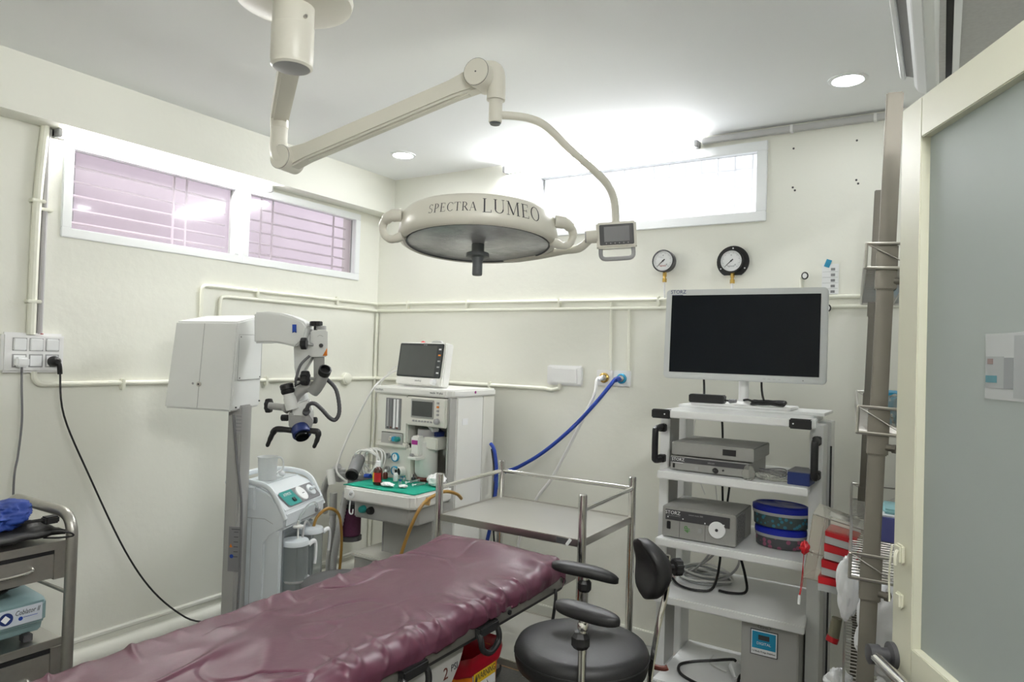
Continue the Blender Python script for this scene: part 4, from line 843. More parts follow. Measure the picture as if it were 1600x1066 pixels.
# ---------------------------------------------------------------- hoses from the wall
t = thing('gas_hose', 'blue gas hose sagging from the wall outlet to the machine', 'hose', (1.807, -.06, 1.386))
MB().tube([(1.807, -.055, 1.386), (1.795, -.085, 1.378)]+[at(px, py, y=yy) for px, py, yy in ((935, 625, -.14), (895, 668, -.18), (850, 706, -.2), (810, 730, -.2), (775, 745, -.2))]+[Vector((X1+.12, -.2, .71)), Vector((X1+.09, -.2, .64))], .0105, 10).build('hose', 'hose_blue', t)
MB().cyl((1.807, -.05, 1.386), (1.797, -.08, 1.380), .014, n=14).build('coupling', 'hose_blue', t)
t = thing('gas_hose', 'white gas hose hanging from the wall outlet behind the trolley', 'hose', (1.705, -.06, 1.386))
MB().tube([(1.705, -.055, 1.386), (1.692, -.085, 1.374)]+[at(px, py, y=yy) for px, py, yy in ((928, 618, -.12), (908, 660, -.14), (888, 700, -.15), (862, 748, -.16), (838, 780, -.17), (815, 830, -.18), (800, 900, -.2))], .0085, 10).build('hose', 'cable_white', t)
MB().cyl((1.705, -.05, 1.386), (1.694, -.08, 1.376), .013, n=14).build('coupling', 'paper', t)
# ---------------------------------------------------------------- patient monitor on the machine
mo = Vector((.772, -.40, 1.299)); rz = math.radians(-7)
t = thing('patient_monitor', 'white patient monitor with dark screen on top of the anaesthesia machine', 'monitor', mo, rz)
MM = Matrix.Translation(mo) @ Matrix.Rotation(rz, 4, 'Z') @ Matrix.Rotation(math.radians(-8), 4, 'X')
bdm = MB(MM).prism([(-.188, -.07), (.178, -.07), (.186, -.06), (.18, .0), (-.18, .0)], .0, .245).build('body', 'med_white', t, .012)
MB(MM).box((-.182, -.076, .045), (.174, -.068, .238)).build('bezel', 'screen_grey', t, .008)
MB(MM).box((-.166, -.0775, .055), (.128, -.0755, .225)).build('screen', 'screen_mid', t)
for k, c in enumerate(('paper', 'grey', 'grey', 'orange', 'paper')): MB(MM).box((.142, -.0775, .07+.033*k), (.160, -.0755, .078+.033*k)).build('touch_key', c, t)
MB(MM).turn((.135, -.072, .022), (0, -1, 0), [(.017, 0), (.016, .022), (.012, .025)], 20).build('rotary_knob', 'paper', t)
text('printed_brand', 'mindray', .016, MM @ face_y(0, -.0705, .026), 'print_grey', t); text('printed_title', 'PM 9000', .008, MM @ face_y(.03, -.0765, .229), 'grey', t)
MB(MM).ball((-.03, -.04, .246), (.014, .014, .012), 14, 8).build('alarm_lamp', 'red', t)
MB(MM).tube([(.03, -.03, .243), (.045, -.03, .256), (.10, -.03, .256), (.115, -.03, .243)], .007, 8).build('carry_handle', 'med_grey', t)
for k, z in enumerate((.11, .085, .06)):
    MB(MM).cyl((-.18, -.035, z), (-.21, -.035, z), .008, n=10).build('lead_plug', 'paper', t)
a = MM @ Vector((-.21, -.035, .085))
MB().tube([a, a+Vector((-.05, -.03, -.03)), (.50, -.55, 1.27), (.42, -.62, 1.05), (.37, -.66, .88), (.375, -.68, .80), (.45, -.66, .745)], .006, 8).build('lead', 'cable_white', t)
a = MM @ Vector((-.21, -.035, .11))
MB().tube([a, a+Vector((-.05, -.02, -.03)), (.51, -.53, 1.25), (.50, -.52, 1.1), (.49, -.53, .95), (.47, -.58, .85)], .003, 6).build('lead', 'cable_white', t)
# ---------------------------------------------------------------- things on the work tray
ZT = .788
g_ = MB(); n1, n2 = 30, 18
for i in range(n1+1):
    for j in range(n2+1):
        u, v = i/n1, j/n2; x = .615+.46*u; y = -.868+.03*u+.29*v
        z = ZT+.004+.004*noise.noise(Vector((x*14, y*14, 0)))
        if u < .06: z -= (.06-u)*.05
        g_.v.append(Vector((x+.006*noise.noise(Vector((y*20, 3, x))), y+.006*noise.noise(Vector((x*20, 1, 0))), max(z, ZT+.001))))
g_.f = [(i*(n2+1)+j, (i+1)*(n2+1)+j, (i+1)*(n2+1)+j+1, i*(n2+1)+j+1) for i in range(n1) for j in range(n2)]
o = g_.build('surgical_cloth', 'green_cloth'); tag(o, 'green surgical cloth spread over the machine work tray', 'cloth')
md = o.modifiers.new('thick', 'SOLIDIFY'); md.thickness = .004; md.offset = -1
ZC = ZT+.010
def onto(px, py): return at(px, py, z=ZC)
def bottle(label, p, r, h, glass, cap, capm, band=None):
    b_ = thing('bottle', label, 'bottle', p); m_ = Matrix.Translation((p.x, p.y, ZC))
    MB(m_).lathe([(r*.9, 0), (r, .004), (r, h*.55), (r*.85, h*.66), (r*.42, h*.74), (r*.42, h*.8), (0, h*.8)], n=20).build('glass_body', glass, b_)
    MB(m_).lathe([(r*.5, h*.76), (r*.5, h*.97), (r*.44, h), (0, h)], n=16).build('cap', capm, b_)
    if band:
        for (a0, a1, bm_) in band:
            nk = 8; v_ = []
            for k in range(nk+1):
                a = math.radians(a0+(a1-a0)*k/nk)
                for z in (h*.12, h*.52): v_.append((r*1.015*math.cos(a), r*1.015*math.sin(a), z))
            MB(m_).add(v_, [(2*k, 2*k+2, 2*k+3, 2*k+1) for k in range(nk)]).build('label_band', bm_, b_)
    return b_
p = onto(590, 757)
bottle('amber medicine bottle with white cap and red and yellow label on green cloth', p, .025, .122, 'amber', 1, 'paper', [(-150, -100, 'yellow'), (-100, -10, 'red')])
bottle('tiny brown vial standing behind the amber bottle', onto(602, 748), .013, .048, 'red_brown', 1, 'paper')
bottle('white eye-drop bottle with black cap on green cloth', onto(618, 752), .013, .062, 'paper', 1, 'black')
bottle('small vial with blue cap on green cloth', onto(625, 760), .010, .034, 'jar', 1, 'blue')
bottle('tiny vial with dark green cap on green cloth', onto(632, 752), .009, .03, 'jar', 1, 'teal')
for k, (px, py, r_, lab) in enumerate(((605, 759, (.035, .022, .010), 'crumpled white gauze pad in front of the amber bottle'), (630, 761, (.020, .018, .007), 'small crumpled white gauze beside the blue-capped vial'))):
    p = onto(px, py); o = MB().lump((p.x, p.y, ZC+r_[2]*.5), r_, .45, 2.6, k*5.1, 28, 14, flat=ZC).build('gauze', 'cotton'); tag(o, lab, 'gauze')
p = at(683, 752, y=-.60); o = MB().lump((p.x, p.y, ZC+.026), (.05, .035, .032), .35, 2.2, 9.3, 36, 20, flat=ZC).build('cotton_wad', 'cotton'); tag(o, 'large white cotton wad at the right end of the work tray', 'cotton')
for k, (a, b, lab, c) in enumerate((((650, 759), (664, 757), 'clear syringe lying near the front of the tray', 'jar'), ((640, 755), (655, 752), 'clear syringe lying behind the other one on the tray', 'jar'))):
    pa, pb = onto(*a), onto(*b); s_ = thing('syringe', lab, 'syringe', pa); up3 = Vector((0, 0, .006)); dx = (pb-pa)
    MB().cyl(pa+up3, pb+up3, .006, n=12).build('barrel', c, s_); MB().cyl(pa+up3-dx*.35, pa+up3, .003, n=8).build('plunger', 'paper', s_); MB().cyl(pa+up3-dx*.37, pa+up3-dx*.35, .007, n=12).build('thumb_rest', 'paper', s_); MB().cyl(pb+up3, pb+up3+dx*.15, .002, n=8).build('tip', 'dark_grey', s_)
p = onto(646, 750); o = MB().lathe([(.012, 0), (.012, .012), (.005, .016), (.004, .03), (0, .031)], Matrix.Translation((p.x, p.y, ZC)), 14).build('rubber_stopper', 'dark_grey'); tag(o, 'dark rubber stopper standing among the syringes', 'stopper')
# coil of leads and probe left of the cloth
t = thing('lead_coil', 'coiled white monitor leads at the left end of the work tray', 'cable coil', (.58, -.64, ZT))
for k in range(7):
    c = Vector((.575+.007*(k % 3), -.665+.012*k, ZC+.074+.002*(k % 2))); r_ = .074-.005*(k % 3)
    MB().tube([c+Vector((r_*1.05*math.cos(2*PI*q_/16), .02*math.sin(4*PI*q_/16+k), r_*math.sin(2*PI*q_/16))) for q_ in range(16)], .0048, 7, 3, True).build('loop', 'cable_white', t)
MB().cyl((.60, -.69, ZC+.01), (.64, -.69, ZC+.014), .012, n=12).build('blue_plug', 'blue', t)
t = thing('wire_basket', 'grey wire basket behind the coiled leads', 'basket', (.60, -.55, ZT))
for z in (.80, .86, .93): MB().tube([(.47, -.60, z), (.60, -.60, z), (.60, -.56, z), (.47, -.56, z)], .003, 6, 1, True).build('hoop', 'steel', t)
for x in (.47, .50, .535, .57, .60): MB().tube([(x, -.60, .93), (x, -.60, .80), (x, -.56, .80), (x, -.56, .93)], .002, 6, 1).build('wire', 'steel', t)
MB().box((.47, -.60, .788), (.60, -.56, .80)).build('foot', 'steel', t, .002)
t = thing('probe_holder', 'grey cylindrical probe holder with black end left of the cable coil', 'probe', (.60, -.73, ZT))
c0 = Vector((.50, -.64, ZC+.085)); c1 = Vector((.56, -.745, ZC+.026))
MB().cyl(c0, c1, .036, .032, 20).build('barrel', 'mid_grey', t); MB().turn(c1, c1-c0, [(.033, 0), (.036, .008), (.034, .022), (.025, .022), (.025, .008), (0, .008)], 20).build('rim', 'black', t)
# small boxes behind the vaporizer dial
o = MB(Matrix.Translation((.905, -.465, 1.062)) @ Matrix.Rotation(-.35, 4, 'Z') @ Matrix.Rotation(.25, 4, 'Y')).box((-.05, -.025, -.022), (.05, .025, .012)).build('tablet_box', 'navy', bev=.001); tag(o, 'small navy box lying on the vaporizer', 'box')
o = MB(Matrix.Translation((.895, -.495, 1.092)) @ Matrix.Rotation(-.35, 4, 'Z') @ Matrix.Rotation(.45, 4, 'Y')).box((-.05, -.02, -.009), (.05, .02, .009)).build('tablet_box', 'paper', bev=.001); tag(o, 'small white and red box leaning on the navy one', 'box')
# ================================================================ operating table
BX0, BX1, BYF, BYN = 1.715, 2.185, -1.365, -3.28
t = thing('operating_table', 'operating table under a purple sheet across the foreground', 'operating table', (1.95, -2.3, 0))
MB().box((BX0+.005, BYN, .745), (BX1+.008, BYF, .787)).build('mattress', 'black_soft', t, .012)
MB().box((BX0+.02, BYN, .700), (BX1-.0, BYF-.01, .746)).build('table_top', 'dark_grey', t, .004)
for x in (BX0-.012, BX1+.012): MB().box((x-.006, BYN, .722), (x+.006, BYF+.06, .758)).build('side_rail', 'steel_brush', t, .003)
MB().box((BX1-.01, BYF+.02, .72), (BX1+.014, BYF+.05, .775)).build('rail_clamp', 'black', t, .003)
for y in (BYF-.04, -1.75, -2.15): MB().cyl((BX1+.004, y, .74), (BX1+.024, y, .74), .007, n=10).build('rail_bolt', 'black', t)
# curved side cover of the table's body
cv = [(-3.1, .12), (-3.1, .715), (-1.905, .715), (-1.91, .68), (-1.93, .64), (-1.965, .60), (-2.02, .56), (-2.07, .50), (-2.09, .42), (-2.09, .12)]
MB(Matrix(((0, 0, 1, 0), (1, 0, 0, 0), (0, 1, 0, 0), (0, 0, 0, 1)))).prism(cv, 1.77, BX1-.02).build('body_cover', 'med_grey', t, .012)
text('printed_mark', 'PSI', .026, face_x(BX1-.0195, -1.962, .648), 'print_dark', t); text('printed_swirl', '2', .045, face_x(BX1-.0195, -2.0, .642), 'red_brown', t)
MB().box((1.80, -2.7, .02), (2.1, -2.0, .13)).build('foot_plate', 'med_grey', t, .02); MB().box((1.78, -3.1, .0), (2.12, -2.95, .06)).build('foot', 'dark_grey', t, .01); MB().box((1.78, -2.2, .0), (2.12, -2.05, .06)).build('foot', 'dark_grey', t, .01)
for y in (-1.875, -2.19):       # black loop handles on the rail
    h = MB().tube([(BX1+.022, y-.04, .735), (BX1+.036, y-.046, .72), (BX1+.04, y-.038, .690), (BX1+.04, y+.0, .672), (BX1+.04, y+.038, .690), (BX1+.036, y+.042, .72), (BX1+.022, y+.036, .735)], .0085, 10).build('loop_handle', 'black', t)
    MB().box((BX1+.016, y-.05, .722), (BX1+.038, y+.045, .750)).build('handle_clamp', 'black', h, .004)
MB().tube([(BX1+.02, BYF-.10, .73), (BX1+.03, BYF-.12, .68), (BX1+.0, BYF-.13, .45), (BX1-.03, BYF-.14, .25), (BX1-.06, BYF-.16, .01)], .0055, 8).build('power_cable', 'black', t)
# the sheet: one draped, wrinkled surface
def sheet():
    b = MB(); ns, ny = 150, 440; wd = BX1-BX0+.03; hang = .046; half = wd/2; y0, y1 = BYN, BYF-.012
    for j in range(ny+1):
        v = j/ny; y = y0+(y1-y0)*v
        for i in range(ns+1):
            s_ = -half-hang+(wd+2*hang)*i/ns; r_ = .030; a = abs(s_); sg = 1 if s_ > 0 else -1
            if a < half-r_: x, z, e = s_, 0.0, 0.0
            elif a < half-r_+r_*PI/2: th = (a-half+r_)/r_; x, z, e = sg*(half-r_+r_*math.sin(th)), -r_*(1-math.cos(th)), th/(PI/2)
            else: x, z, e = sg*half, -r_-(a-half+r_-r_*PI/2), 1.0
            edge = max(0.0, min(1.0, (a-half+.12)/.12))
            p = Vector((s_*3.0, y*2.2, 0))
            w1 = noise.noise(p*1.1)*.007
            rd = (0.5-abs(noise.noise(Vector((s_*5+y*2.5, y*3.5-s_*4, 4.2)))))*.010*(.4+.9*max(0, noise.noise(Vector((s_*2, y*1.7, 9)))+.4))
            rd2 = (0.5-abs(noise.noise(Vector((s_*3+y*9, y*6, 1.3)))))*.007
            pl = (1-2*abs(math.sin(y*17+3.5*noise.noise(Vector((y*3, 7, s_*3))))))*.008+(1-2*abs(math.sin(y*43+3*noise.noise(Vector((y*6, 2, s_*2))))))*.004
            gat = .5+.9*noise.noise(Vector((y*1.9, 3.3, 0)))
            q1 = noise.noise(Vector((s_*3.2+y*1.1, y*1.9-s_*2.4, 11.0))); q2 = noise.noise(Vector((s_*5.5-y*2.0, y*3.1+s_*3, 21.0))); q3 = noise.noise(Vector((s_*4+y*7, y*4.2, 31.0)))
            cr = (.45 if s_ < -half+.1 else 1.0)*.0055*math.exp(-(q1/.035)**2)*max(0, .45+noise.noise(Vector((s_*2.5, y*1.4, 40)))*1.4)-.005*math.exp(-(q2/.03)**2)*max(0, .3+noise.noise(Vector((s_*3, y*2, 50)))*1.5)+.008*edge*math.exp(-(q3/.05)**2)
            zz = .803+z+w1+rd+rd2*edge+cr
            xx = x
            if sg > 0: zz += pl*edge*(1-.6*e)*gat*1.2; xx += e*(.010+pl*.9*gat+.006*noise.noise(Vector((y*14, z*20, 0))))
            else: zz += pl*edge*(1-e)*.2; xx -= e*(.004+abs(pl)*.4)
            zz += .022*math.exp(-((y+1.47)/.10)**2)*math.exp(-((s_+.02)/.22)**2)+.010*math.exp(-((y+1.46)/.07)**2)
            en = max(0.0, (y-(y1-.05))/.05); zz -= en*en*.035*(1-.2*e)
            yy = y+.012*noise.noise(Vector((s_*7, 0, 5)))*v-(.05*max(0, s_-half*.25)/half if v > .985 else 0)*((v-.985)/.015)+.05*max(0, -s_/half)*max(0, (v-.97)/.03)
            zz = max(zz, .791 if e < .05 else -9)
            b.v.append(Vector(((BX0+BX1)/2+xx, yy, zz)))
    b.f = [(j*(ns+1)+i, j*(ns+1)+i+1, (j+1)*(ns+1)+i+1, (j+1)*(ns+1)+i) for j in range(ny) for i in range(ns)]
    o = b.build('bed_sheet', 'purple', smooth=80); md = o.modifiers.new('thick', 'SOLIDIFY'); md.thickness = .0022; md.offset = 1
    return tag(o, 'wrinkled glossy purple waterproof sheet over the operating table', 'sheet')
sheet()
o = MB(Matrix.Translation((2.04, BYF-.02, .7905)) @ Matrix.Rotation(.3, 4, 'Z')).box((-.03, -.012, -.001), (.03, .012, .004)).build('tissue', 'paper', bev=.001); tag(o, 'folded white tissue at the head end of the table', 'tissue')
# ================================================================ steel trolley behind the head end
t = thing('instrument_trolley', 'empty stainless steel trolley with guard rails behind the table', 'trolley', (1.855, -1.0, 0))
TX0, TX1, TY0, TY1 = 1.535, 2.185, -1.235, -.765
for nm, x, y in (('post', TX0, TY0), ('post', TX1, TY0), ('post', TX0, TY1), ('post', TX1, TY1)):
    p = MB().cyl((x, y, .075), (x, y, 1.0), .0155, n=16).build('post', 'chrome', t); MB().lathe([(.0155, 0), (.013, .004), (0, .005)], Matrix.Translation((x, y, 1.0)), 16).build('post_cap', 'chrome', p)
    c = MB().turn((x-.011, y, .035), (1, 0, 0), [(.034, 0), (.034, .022)], 16).build('caster', 'dark_grey', t); MB().box((x-.013, y-.013, .04), (x+.013, y+.013, .08)).build('caster_fork', 'steel', c)
for z, nm in ((.832, 'top_shelf'), (.33, 'lower_shelf')):
    MB().box((TX0, TY0, z), (TX1, TY1, z+.003)).build(nm, 'steel_sheet', t)
    for a, b in (((TX0, TY0-.004, z-.020), (TX1, TY0+.002, z+.008)), ((TX0, TY1-.002, z-.020), (TX1, TY1+.004, z+.008)), ((TX0-.004, TY0, z-.020), (TX0+.002, TY1, z+.008)), ((TX1-.002, TY0, z-.020), (TX1+.004, TY1, z+.008))):
        MB().box(a, b).build('shelf_edge', 'steel', t, .002)
for a, b in (((TX0, TY1, .955), (TX1, TY1, .955)), ((TX0, TY0, .945), (TX0, TY1, .955)), ((TX1, TY0, .945), (TX1, TY1, .955))): MB().cyl(a, b, .009, n=12).build('guard_rail', 'chrome', t)
MB().box((TX1-.10, TY0-.006, .815), (TX1-.045, TY0-.0035, .836)).build('maker_label', 'dark_grey', t); MB(Matrix.Translation((TX1-.05, TY0-.007, .825)) @ Matrix.Rotation(.6, 4, 'Y')).box((-.006, 0, -.014), (.006, .001, .014)).build('tape_scrap', 'paper', t)
# amber suction line passing behind the trolley post
t = thing('suction_hose', 'amber rubber hose looped over the machine tray corner', 'hose', (1.1, -.83, .75))
MB().tube([(1.16, -.56, .74), (1.17, -.62, .775), (1.15, -.70, .795), (1.125, -.80, .765), (1.105, -.855, .70), (1.07, -.90, .55), (1.05, -.92, .42), (1.04, -.93, .2), (1.05, -.9, .012)], .0085, 10).build('hose', 'amber_tube', t); MB().tube([(1.118, -.78, .772), (1.122, -.795, .74)], .013, 10, 1).build('connector', 'amber_tube', t)
# ================================================================ yellow bin with red bag
bc = Vector((1.935, -1.645, 0)); t = thing('waste_bin', 'orange biohazard waste bin with red liner under the table', 'bin', bc)
def rrect(w_, d_, r_, k=5):
    out = []
    for cx, cy, a0 in ((w_/2-r_, d_/2-r_, 0), (-w_/2+r_, d_/2-r_, 90), (-w_/2+r_, -d_/2+r_, 180), (w_/2-r_, -d_/2+r_, 270)):
        for i in range(k+1): a = math.radians(a0+90*i/k); out.append((cx+r_*math.cos(a), cy+r_*math.sin(a)))
    return out
def loft(b, rings):
    n = len(rings[0]); o = len(b.v)
    for rg in rings: b.v += [b.m @ Vector(p) for p in rg]
    for i in range(len(rings)-1):
        for k in range(n): q_ = (k+1) % n; b.f.append((o+i*n+k, o+i*n+q_, o+(i+1)*n+q_, o+(i+1)*n+k))
    return b
bb_ = MB(Matrix.Translation(bc) @ Matrix.Diagonal((.92, .86, 1.12, 1)))
rings = [[(x, y, z) for x, y in rrect(w_, d_, .04)] for w_, d_, z in ((.20, .20, .0), (.205, .205, .02), (.25, .25, .46), (.255, .255, .47), (.245, .245, .47), (.20, .20, .03))]
loft(bb_, rings); n = 24; bb_.f.append(tuple(range(n))[::-1]); bb_.f.append(tuple(5*n+i for i in range(n)))
bb_.build('bucket', 'orange', t, smooth=40)
b2 = MB(bb_.m); rg = []
for q_, (s_, z) in enumerate(((.256, .444), (.262, .448), (.264, .454), (.268, .464), (.275, .482), (.268, .497), (.245, .49), (.225, .40), (.20, .22), (.15, .16))):
    rr = rrect(s_, s_, .045, 9); rg.append([(x*(1+.035*noise.noise(Vector((x*22, y*22, q_)))), y*(1+.035*noise.noise(Vector((x*22, y*22, q_+5)))), z+.016*noise.noise(Vector((x*14, y*14, 2)))*(1 if 3 <= q_ <= 6 else (1.2 if q_ == 0 else .3))) for x, y in rr])
loft(b2, rg); n = len(rg[0]); b2.f.append(tuple((len(rg)-1)*n+i for i in range(n)))
b2.build('red_liner', 'red_bag', t, smooth=60)
# label on the side of the bin
lbm = bb_.m @ Matrix.Rotation(PI/2, 4, 'Z') @ Matrix.Translation((0, -.1265, .466)) @ Matrix.Rotation(math.radians(-3.3), 4, 'X') @ Matrix.Rotation(PI/2, 4, 'X')
lb = MB(lbm).box((-.070, -.155, -.003), (.070, -.025, .0025)).build('label', 'paper', t)
MB(lbm).box((-.070, -.05, .0), (.070, -.018, .0032)).build('label_band', 'yellow', lb)
text('printed_warning', 'WARNING', .026, lbm @ Matrix.Translation((.006, -.034, .0036)), 'print_dark', lb); MB(lbm).prism([(-.066, -.044), (-.05, -.044), (-.058, -.026)], .003, .0038).build('printed_triangle', 'print_dark', lb)
for k in range(3):
    a = math.radians(90+120*k); cx, cy = .026*math.cos(a), -.098+.026*math.sin(a)
    MB(lbm).tube([(cx+.02*math.cos(a+math.radians(th)), cy+.02*math.sin(a+math.radians(th)), .0028) for th in range(40, 325, 20)], .0035, 5, 1, ry=.001).build('biohazard_arc', 'print_dark', lb)
MB(lbm).tube([(.018*math.cos(2*PI*k/16), -.098+.018*math.sin(2*PI*k/16), .0028) for k in range(16)], .002, 5, 1, True, ry=.001).build('biohazard_ring', 'print_dark', lb)
# ================================================================ stool with arm rests
sc_ = Vector((2.425, -1.715, 0)); t = thing('surgeon_stool', 'black padded surgeon stool with two arm rests and a back rest', 'stool', sc_)
SZ = .70
MB().lathe([(.0, -.075), (.165, -.075), (.182, -.068), (.188, -.045), (.188, -.022), (.180, -.006), (.160, .002), (.10, .005), (0, .005)], Matrix.Translation((sc_.x, sc_.y, SZ)), 56).build('seat', 'black_soft', t, smooth=60)
MB().tube([(sc_.x+.1885*math.cos(2*PI*k/40), sc_.y+.1885*math.sin(2*PI*k/40), SZ-.030) for k in range(40)], .0022, 6, 1, True).build('seat_piping', 'black', t)
MB().cyl((sc_.x, sc_.y, .12), (sc_.x, sc_.y, .63), .025, n=18).build('gas_column', 'chrome', t); MB().box((sc_.x-.12, sc_.y-.12, .612), (sc_.x+.12, sc_.y+.12, .626)).build('seat_plate', 'steel', t)
for k in range(5):
    a = 2*PI*k/5+.3; e = Vector((sc_.x+.24*math.cos(a), sc_.y+.24*math.sin(a), .085))
    l = MB().tube([(sc_.x, sc_.y, .13), e], .016, 10, 1).build('base_leg', 'chrome', t); MB().turn(e+Vector((-.01, 0, -.05)), (1, 0, 0), [(.034, 0), (.034, .02)], 14).build('caster', 'black', l)
dF = Vector((-FW.x, -FW.y, 0)).normalized(); dR = Vector((RT.x, RT.y, 0)).normalized()
def pad(c, dirx, L, wd, th, name, bow=.0, droop=0.0):
    """long rounded arm cushion"""
    dirx = Vector(dirx).normalized(); sy = Vector((0, 0, 1)).cross(dirx).normalized(); up3 = dirx.cross(sy); b = MB(); N_, K = 28, 16
    for i in range(N_+1):
        u = -1+2*i/N_; e = max(.02, (1-abs(u)**3.2))**.5; w_ = wd*e*(1-.12*u); h_ = th*(.35+.65*e)
        ce_ = Vector(c)+dirx*(u*L/2)+sy*(bow*(1-u*u))+Vector((0, 0, -droop*max(0, u)**2))
        for k in range(K):
            a = 2*PI*k/K; ca, sa = math.cos(a), math.sin(a); ca = math.copysign(abs(ca)**.75, ca); sa = math.copysign(abs(sa)**.75, sa)
            b.v.append(ce_+sy*(w_/2*ca)+up3*(h_/2*sa))
    b.f = [(i*K+k, i*K+(k+1) % K, (i+1)*K+(k+1) % K, (i+1)*K+k) for i in range(N_) for k in range(K)]+[tuple(range(K))[::-1], tuple(N_*K+k for k in range(K))]
    return b.build(name, 'black_soft', t, smooth=60)
def octa(c, r_, h_, nm): return MB().lathe([(r_*.7, 0), (r_, h_*.25), (r_, h_*.75), (r_*.7, h_)], Matrix.Translation(Vector(c)-Vector((0, 0, h_/2))), 8).build(nm, 'black', t, smooth=0)
fa = at(914, 892, d=2.10); na = at(917, 958, d=1.74)
def seg_dir(p, q_, d1, d2): v = at(*q_, d=d2)-at(*p, d=d1); return v
pad(fa, seg_dir((862, 885), (966, 905), 2.12, 2.08), .205, .062, .036, 'far_arm_pad', .0, .012)
pad(na, seg_dir((866, 942), (972, 975), 1.80, 1.68), .185, .066, .036, 'near_arm_pad')
pf = Vector((fa.x, fa.y, fa.z)); pn = Vector((na.x-.01, na.y, na.z))
MB().cyl((pf.x, pf.y, .58), (pf.x, pf.y, pf.z-.01), .0115, n=14).build('arm_post', 'chrome', t); octa((pf.x, pf.y, pf.z-.045), .022, .035, 'arm_knob')
MB().cyl((pn.x, pn.y, .50), (pn.x, pn.y, pn.z-.01), .0105, n=14).build('arm_post', 'chrome', t); octa((pn.x-.005, pn.y, pn.z-.072), .025, .04, 'arm_knob'); MB().lathe([(.012, 0), (.014, .004), (.014, .014), (.011, .02)], Matrix.Translation((pn.x, pn.y, pn.z-.045)), 14).build('post_collar', 'chrome', t)
for p in (pf, pn): MB().tube([(p.x, p.y, .585), ((p.x+sc_.x)/2, (p.y+sc_.y)/2, .60), (sc_.x, sc_.y, .605)], .011, 10).build('arm_bracket', 'chrome', t)
# back rest on a bent flat bar
bc_ = at(1020, 888, d=1.93); bk = MB(); nrm = (-dR+dF*.25).normalized(); sy = Vector((0, 0, 1)).cross(nrm).normalized(); N_, K = 18, 20
for i in range(N_+1):
    u = -1+2*i/N_; e = max(.03, 1-abs(u)**2.6)**.5
    for k in range(K):
        a = 2*PI*k/K; w_ = .078*e*(1.0 if u > 0 else 1.0+.05*u); th = .030*(.4+.6*e); ca, sa = math.cos(a), math.sin(a)
        lx = w_*math.copysign(abs(ca)**.7, ca); wrap = .025*(lx/.078)**2
        bk.v.append(bc_+sy*lx+nrm*(th*math.copysign(abs(sa)**.7, sa)+wrap-.018*math.cos(u*2.2)+.02*max(0, u)**2)+Vector((0, 0, u*.082)))
bk.f = [(i*K+k, i*K+(k+1) % K, (i+1)*K+(k+1) % K, (i+1)*K+k) for i in range(N_) for k in range(K)]+[tuple(range(K))[::-1], tuple(N_*K+k for k in range(K))]
bk.build('back_rest', 'black_soft', t, smooth=60)
bp_ = [bc_-nrm*.045+Vector((0, 0, .035)), bc_-nrm*.044+Vector((0, 0, -.06)), at(1028, 980, d=1.92), at(1016, 1056, d=1.90), at(1012, 1075, d=1.88)]
MB().tube(bp_+[Vector((sc_.x+.1, sc_.y+.06, .60))], .007, 10, 4, ry=.012).build('back_bar', 'chrome', t)
kc = bc_-nrm*.068; MB(Matrix.Translation(kc) @ (-nrm).to_track_quat('Z', 'Y').to_matrix().to_4x4()).prism([(.026*(1 if k % 2 else .85)*math.cos(2*PI*k/20), .026*(1 if k % 2 else .85)*math.sin(2*PI*k/20)) for k in range(20)], -.004, .018).build('back_knob', 'black', t, .002)
MB().cyl(bc_-nrm*.02, kc, .008, n=10).build('knob_shaft', 'black', t)
MB().tube([(sc_.x+.12, sc_.y+.12, .625), (sc_.x+.19, sc_.y+.13, .625), (sc_.x+.205, sc_.y+.135, .63)], .008, 8).build('height_lever', 'red_brown', t)
# grey stool standing beyond the table
mat('stool_grey', (.085, .085, .088), .6); gs = Vector((1.03, -1.27, 0)); t = thing('round_stool', 'dark grey round stool seat half hidden behind the table', 'stool', gs)
MB().lathe([(0, -.06), (.15, -.06), (.172, -.045), (.175, -.02), (.16, 0), (.08, .006), (0, .006)], Matrix.Translation((gs.x, gs.y, .475)), 44).build('seat', 'stool_grey', t, smooth=60)
MB().cyl((gs.x, gs.y, .08), (gs.x, gs.y, .42), .025, n=14).build('column', 'chrome', t)
for k in range(5): a = 2*PI*k/5; MB().tube([(gs.x, gs.y, .10), (gs.x+.2*math.cos(a), gs.y+.2*math.sin(a), .03)], .016, 8, 1).build('leg', 'chrome', t)
# ================================================================ endoscopy cart
t = thing('endoscopy_cart', 'white laminate equipment cart with five shelves against the back wall', 'cart', (2.57, -.5, 0))
CF, CBk = -.75, -.27
def shelf(z, th, nm='shelf', x0=2.283, x1=2.862, yf=CF):
    pl = [(x0, yf), (x1, yf), (x1-.012, -.625), (2.845, -.62), (2.845, CBk), (2.288, CBk), (2.288, -.62), (x0+.006, -.625)]
    return MB().prism(pl, z-th, z).build(nm, 'laminate', t, .004)
shelf(1.290, .030, 'top_shelf', 2.278, 2.885)
for z in (1.040, .765, .535, .190): shelf(z, .032)
MB().box((2.285, -.50, 1.29), (2.88, -.25, 1.302)).build('top_step', 'laminate', t, .002)
for x0, x1 in ((2.248, 2.288), (2.845, 2.893)):
    for y0, y1 in ((-.62, -.50), (-.40, -.28)):
        p = MB().box((x0, y0, .085), (x1, y1, 1.262)).build('upright', 'laminate', t, .003)
    MB().box((x0, -.60, .06), (x1, -.28, .09)).build('foot_bar', 'laminate', t, .004)
    for y in (-.56, -.32): c = MB().turn(((x0+x1)/2-.012, y, .035), (1, 0, 0), [(.035, 0), (.035, .024)], 16).build('caster', 'dark_grey', t)
MB().box((2.2885, -.618, .2), (2.2905, -.5, 1.25)).build('inner_face', 'med_grey', t)
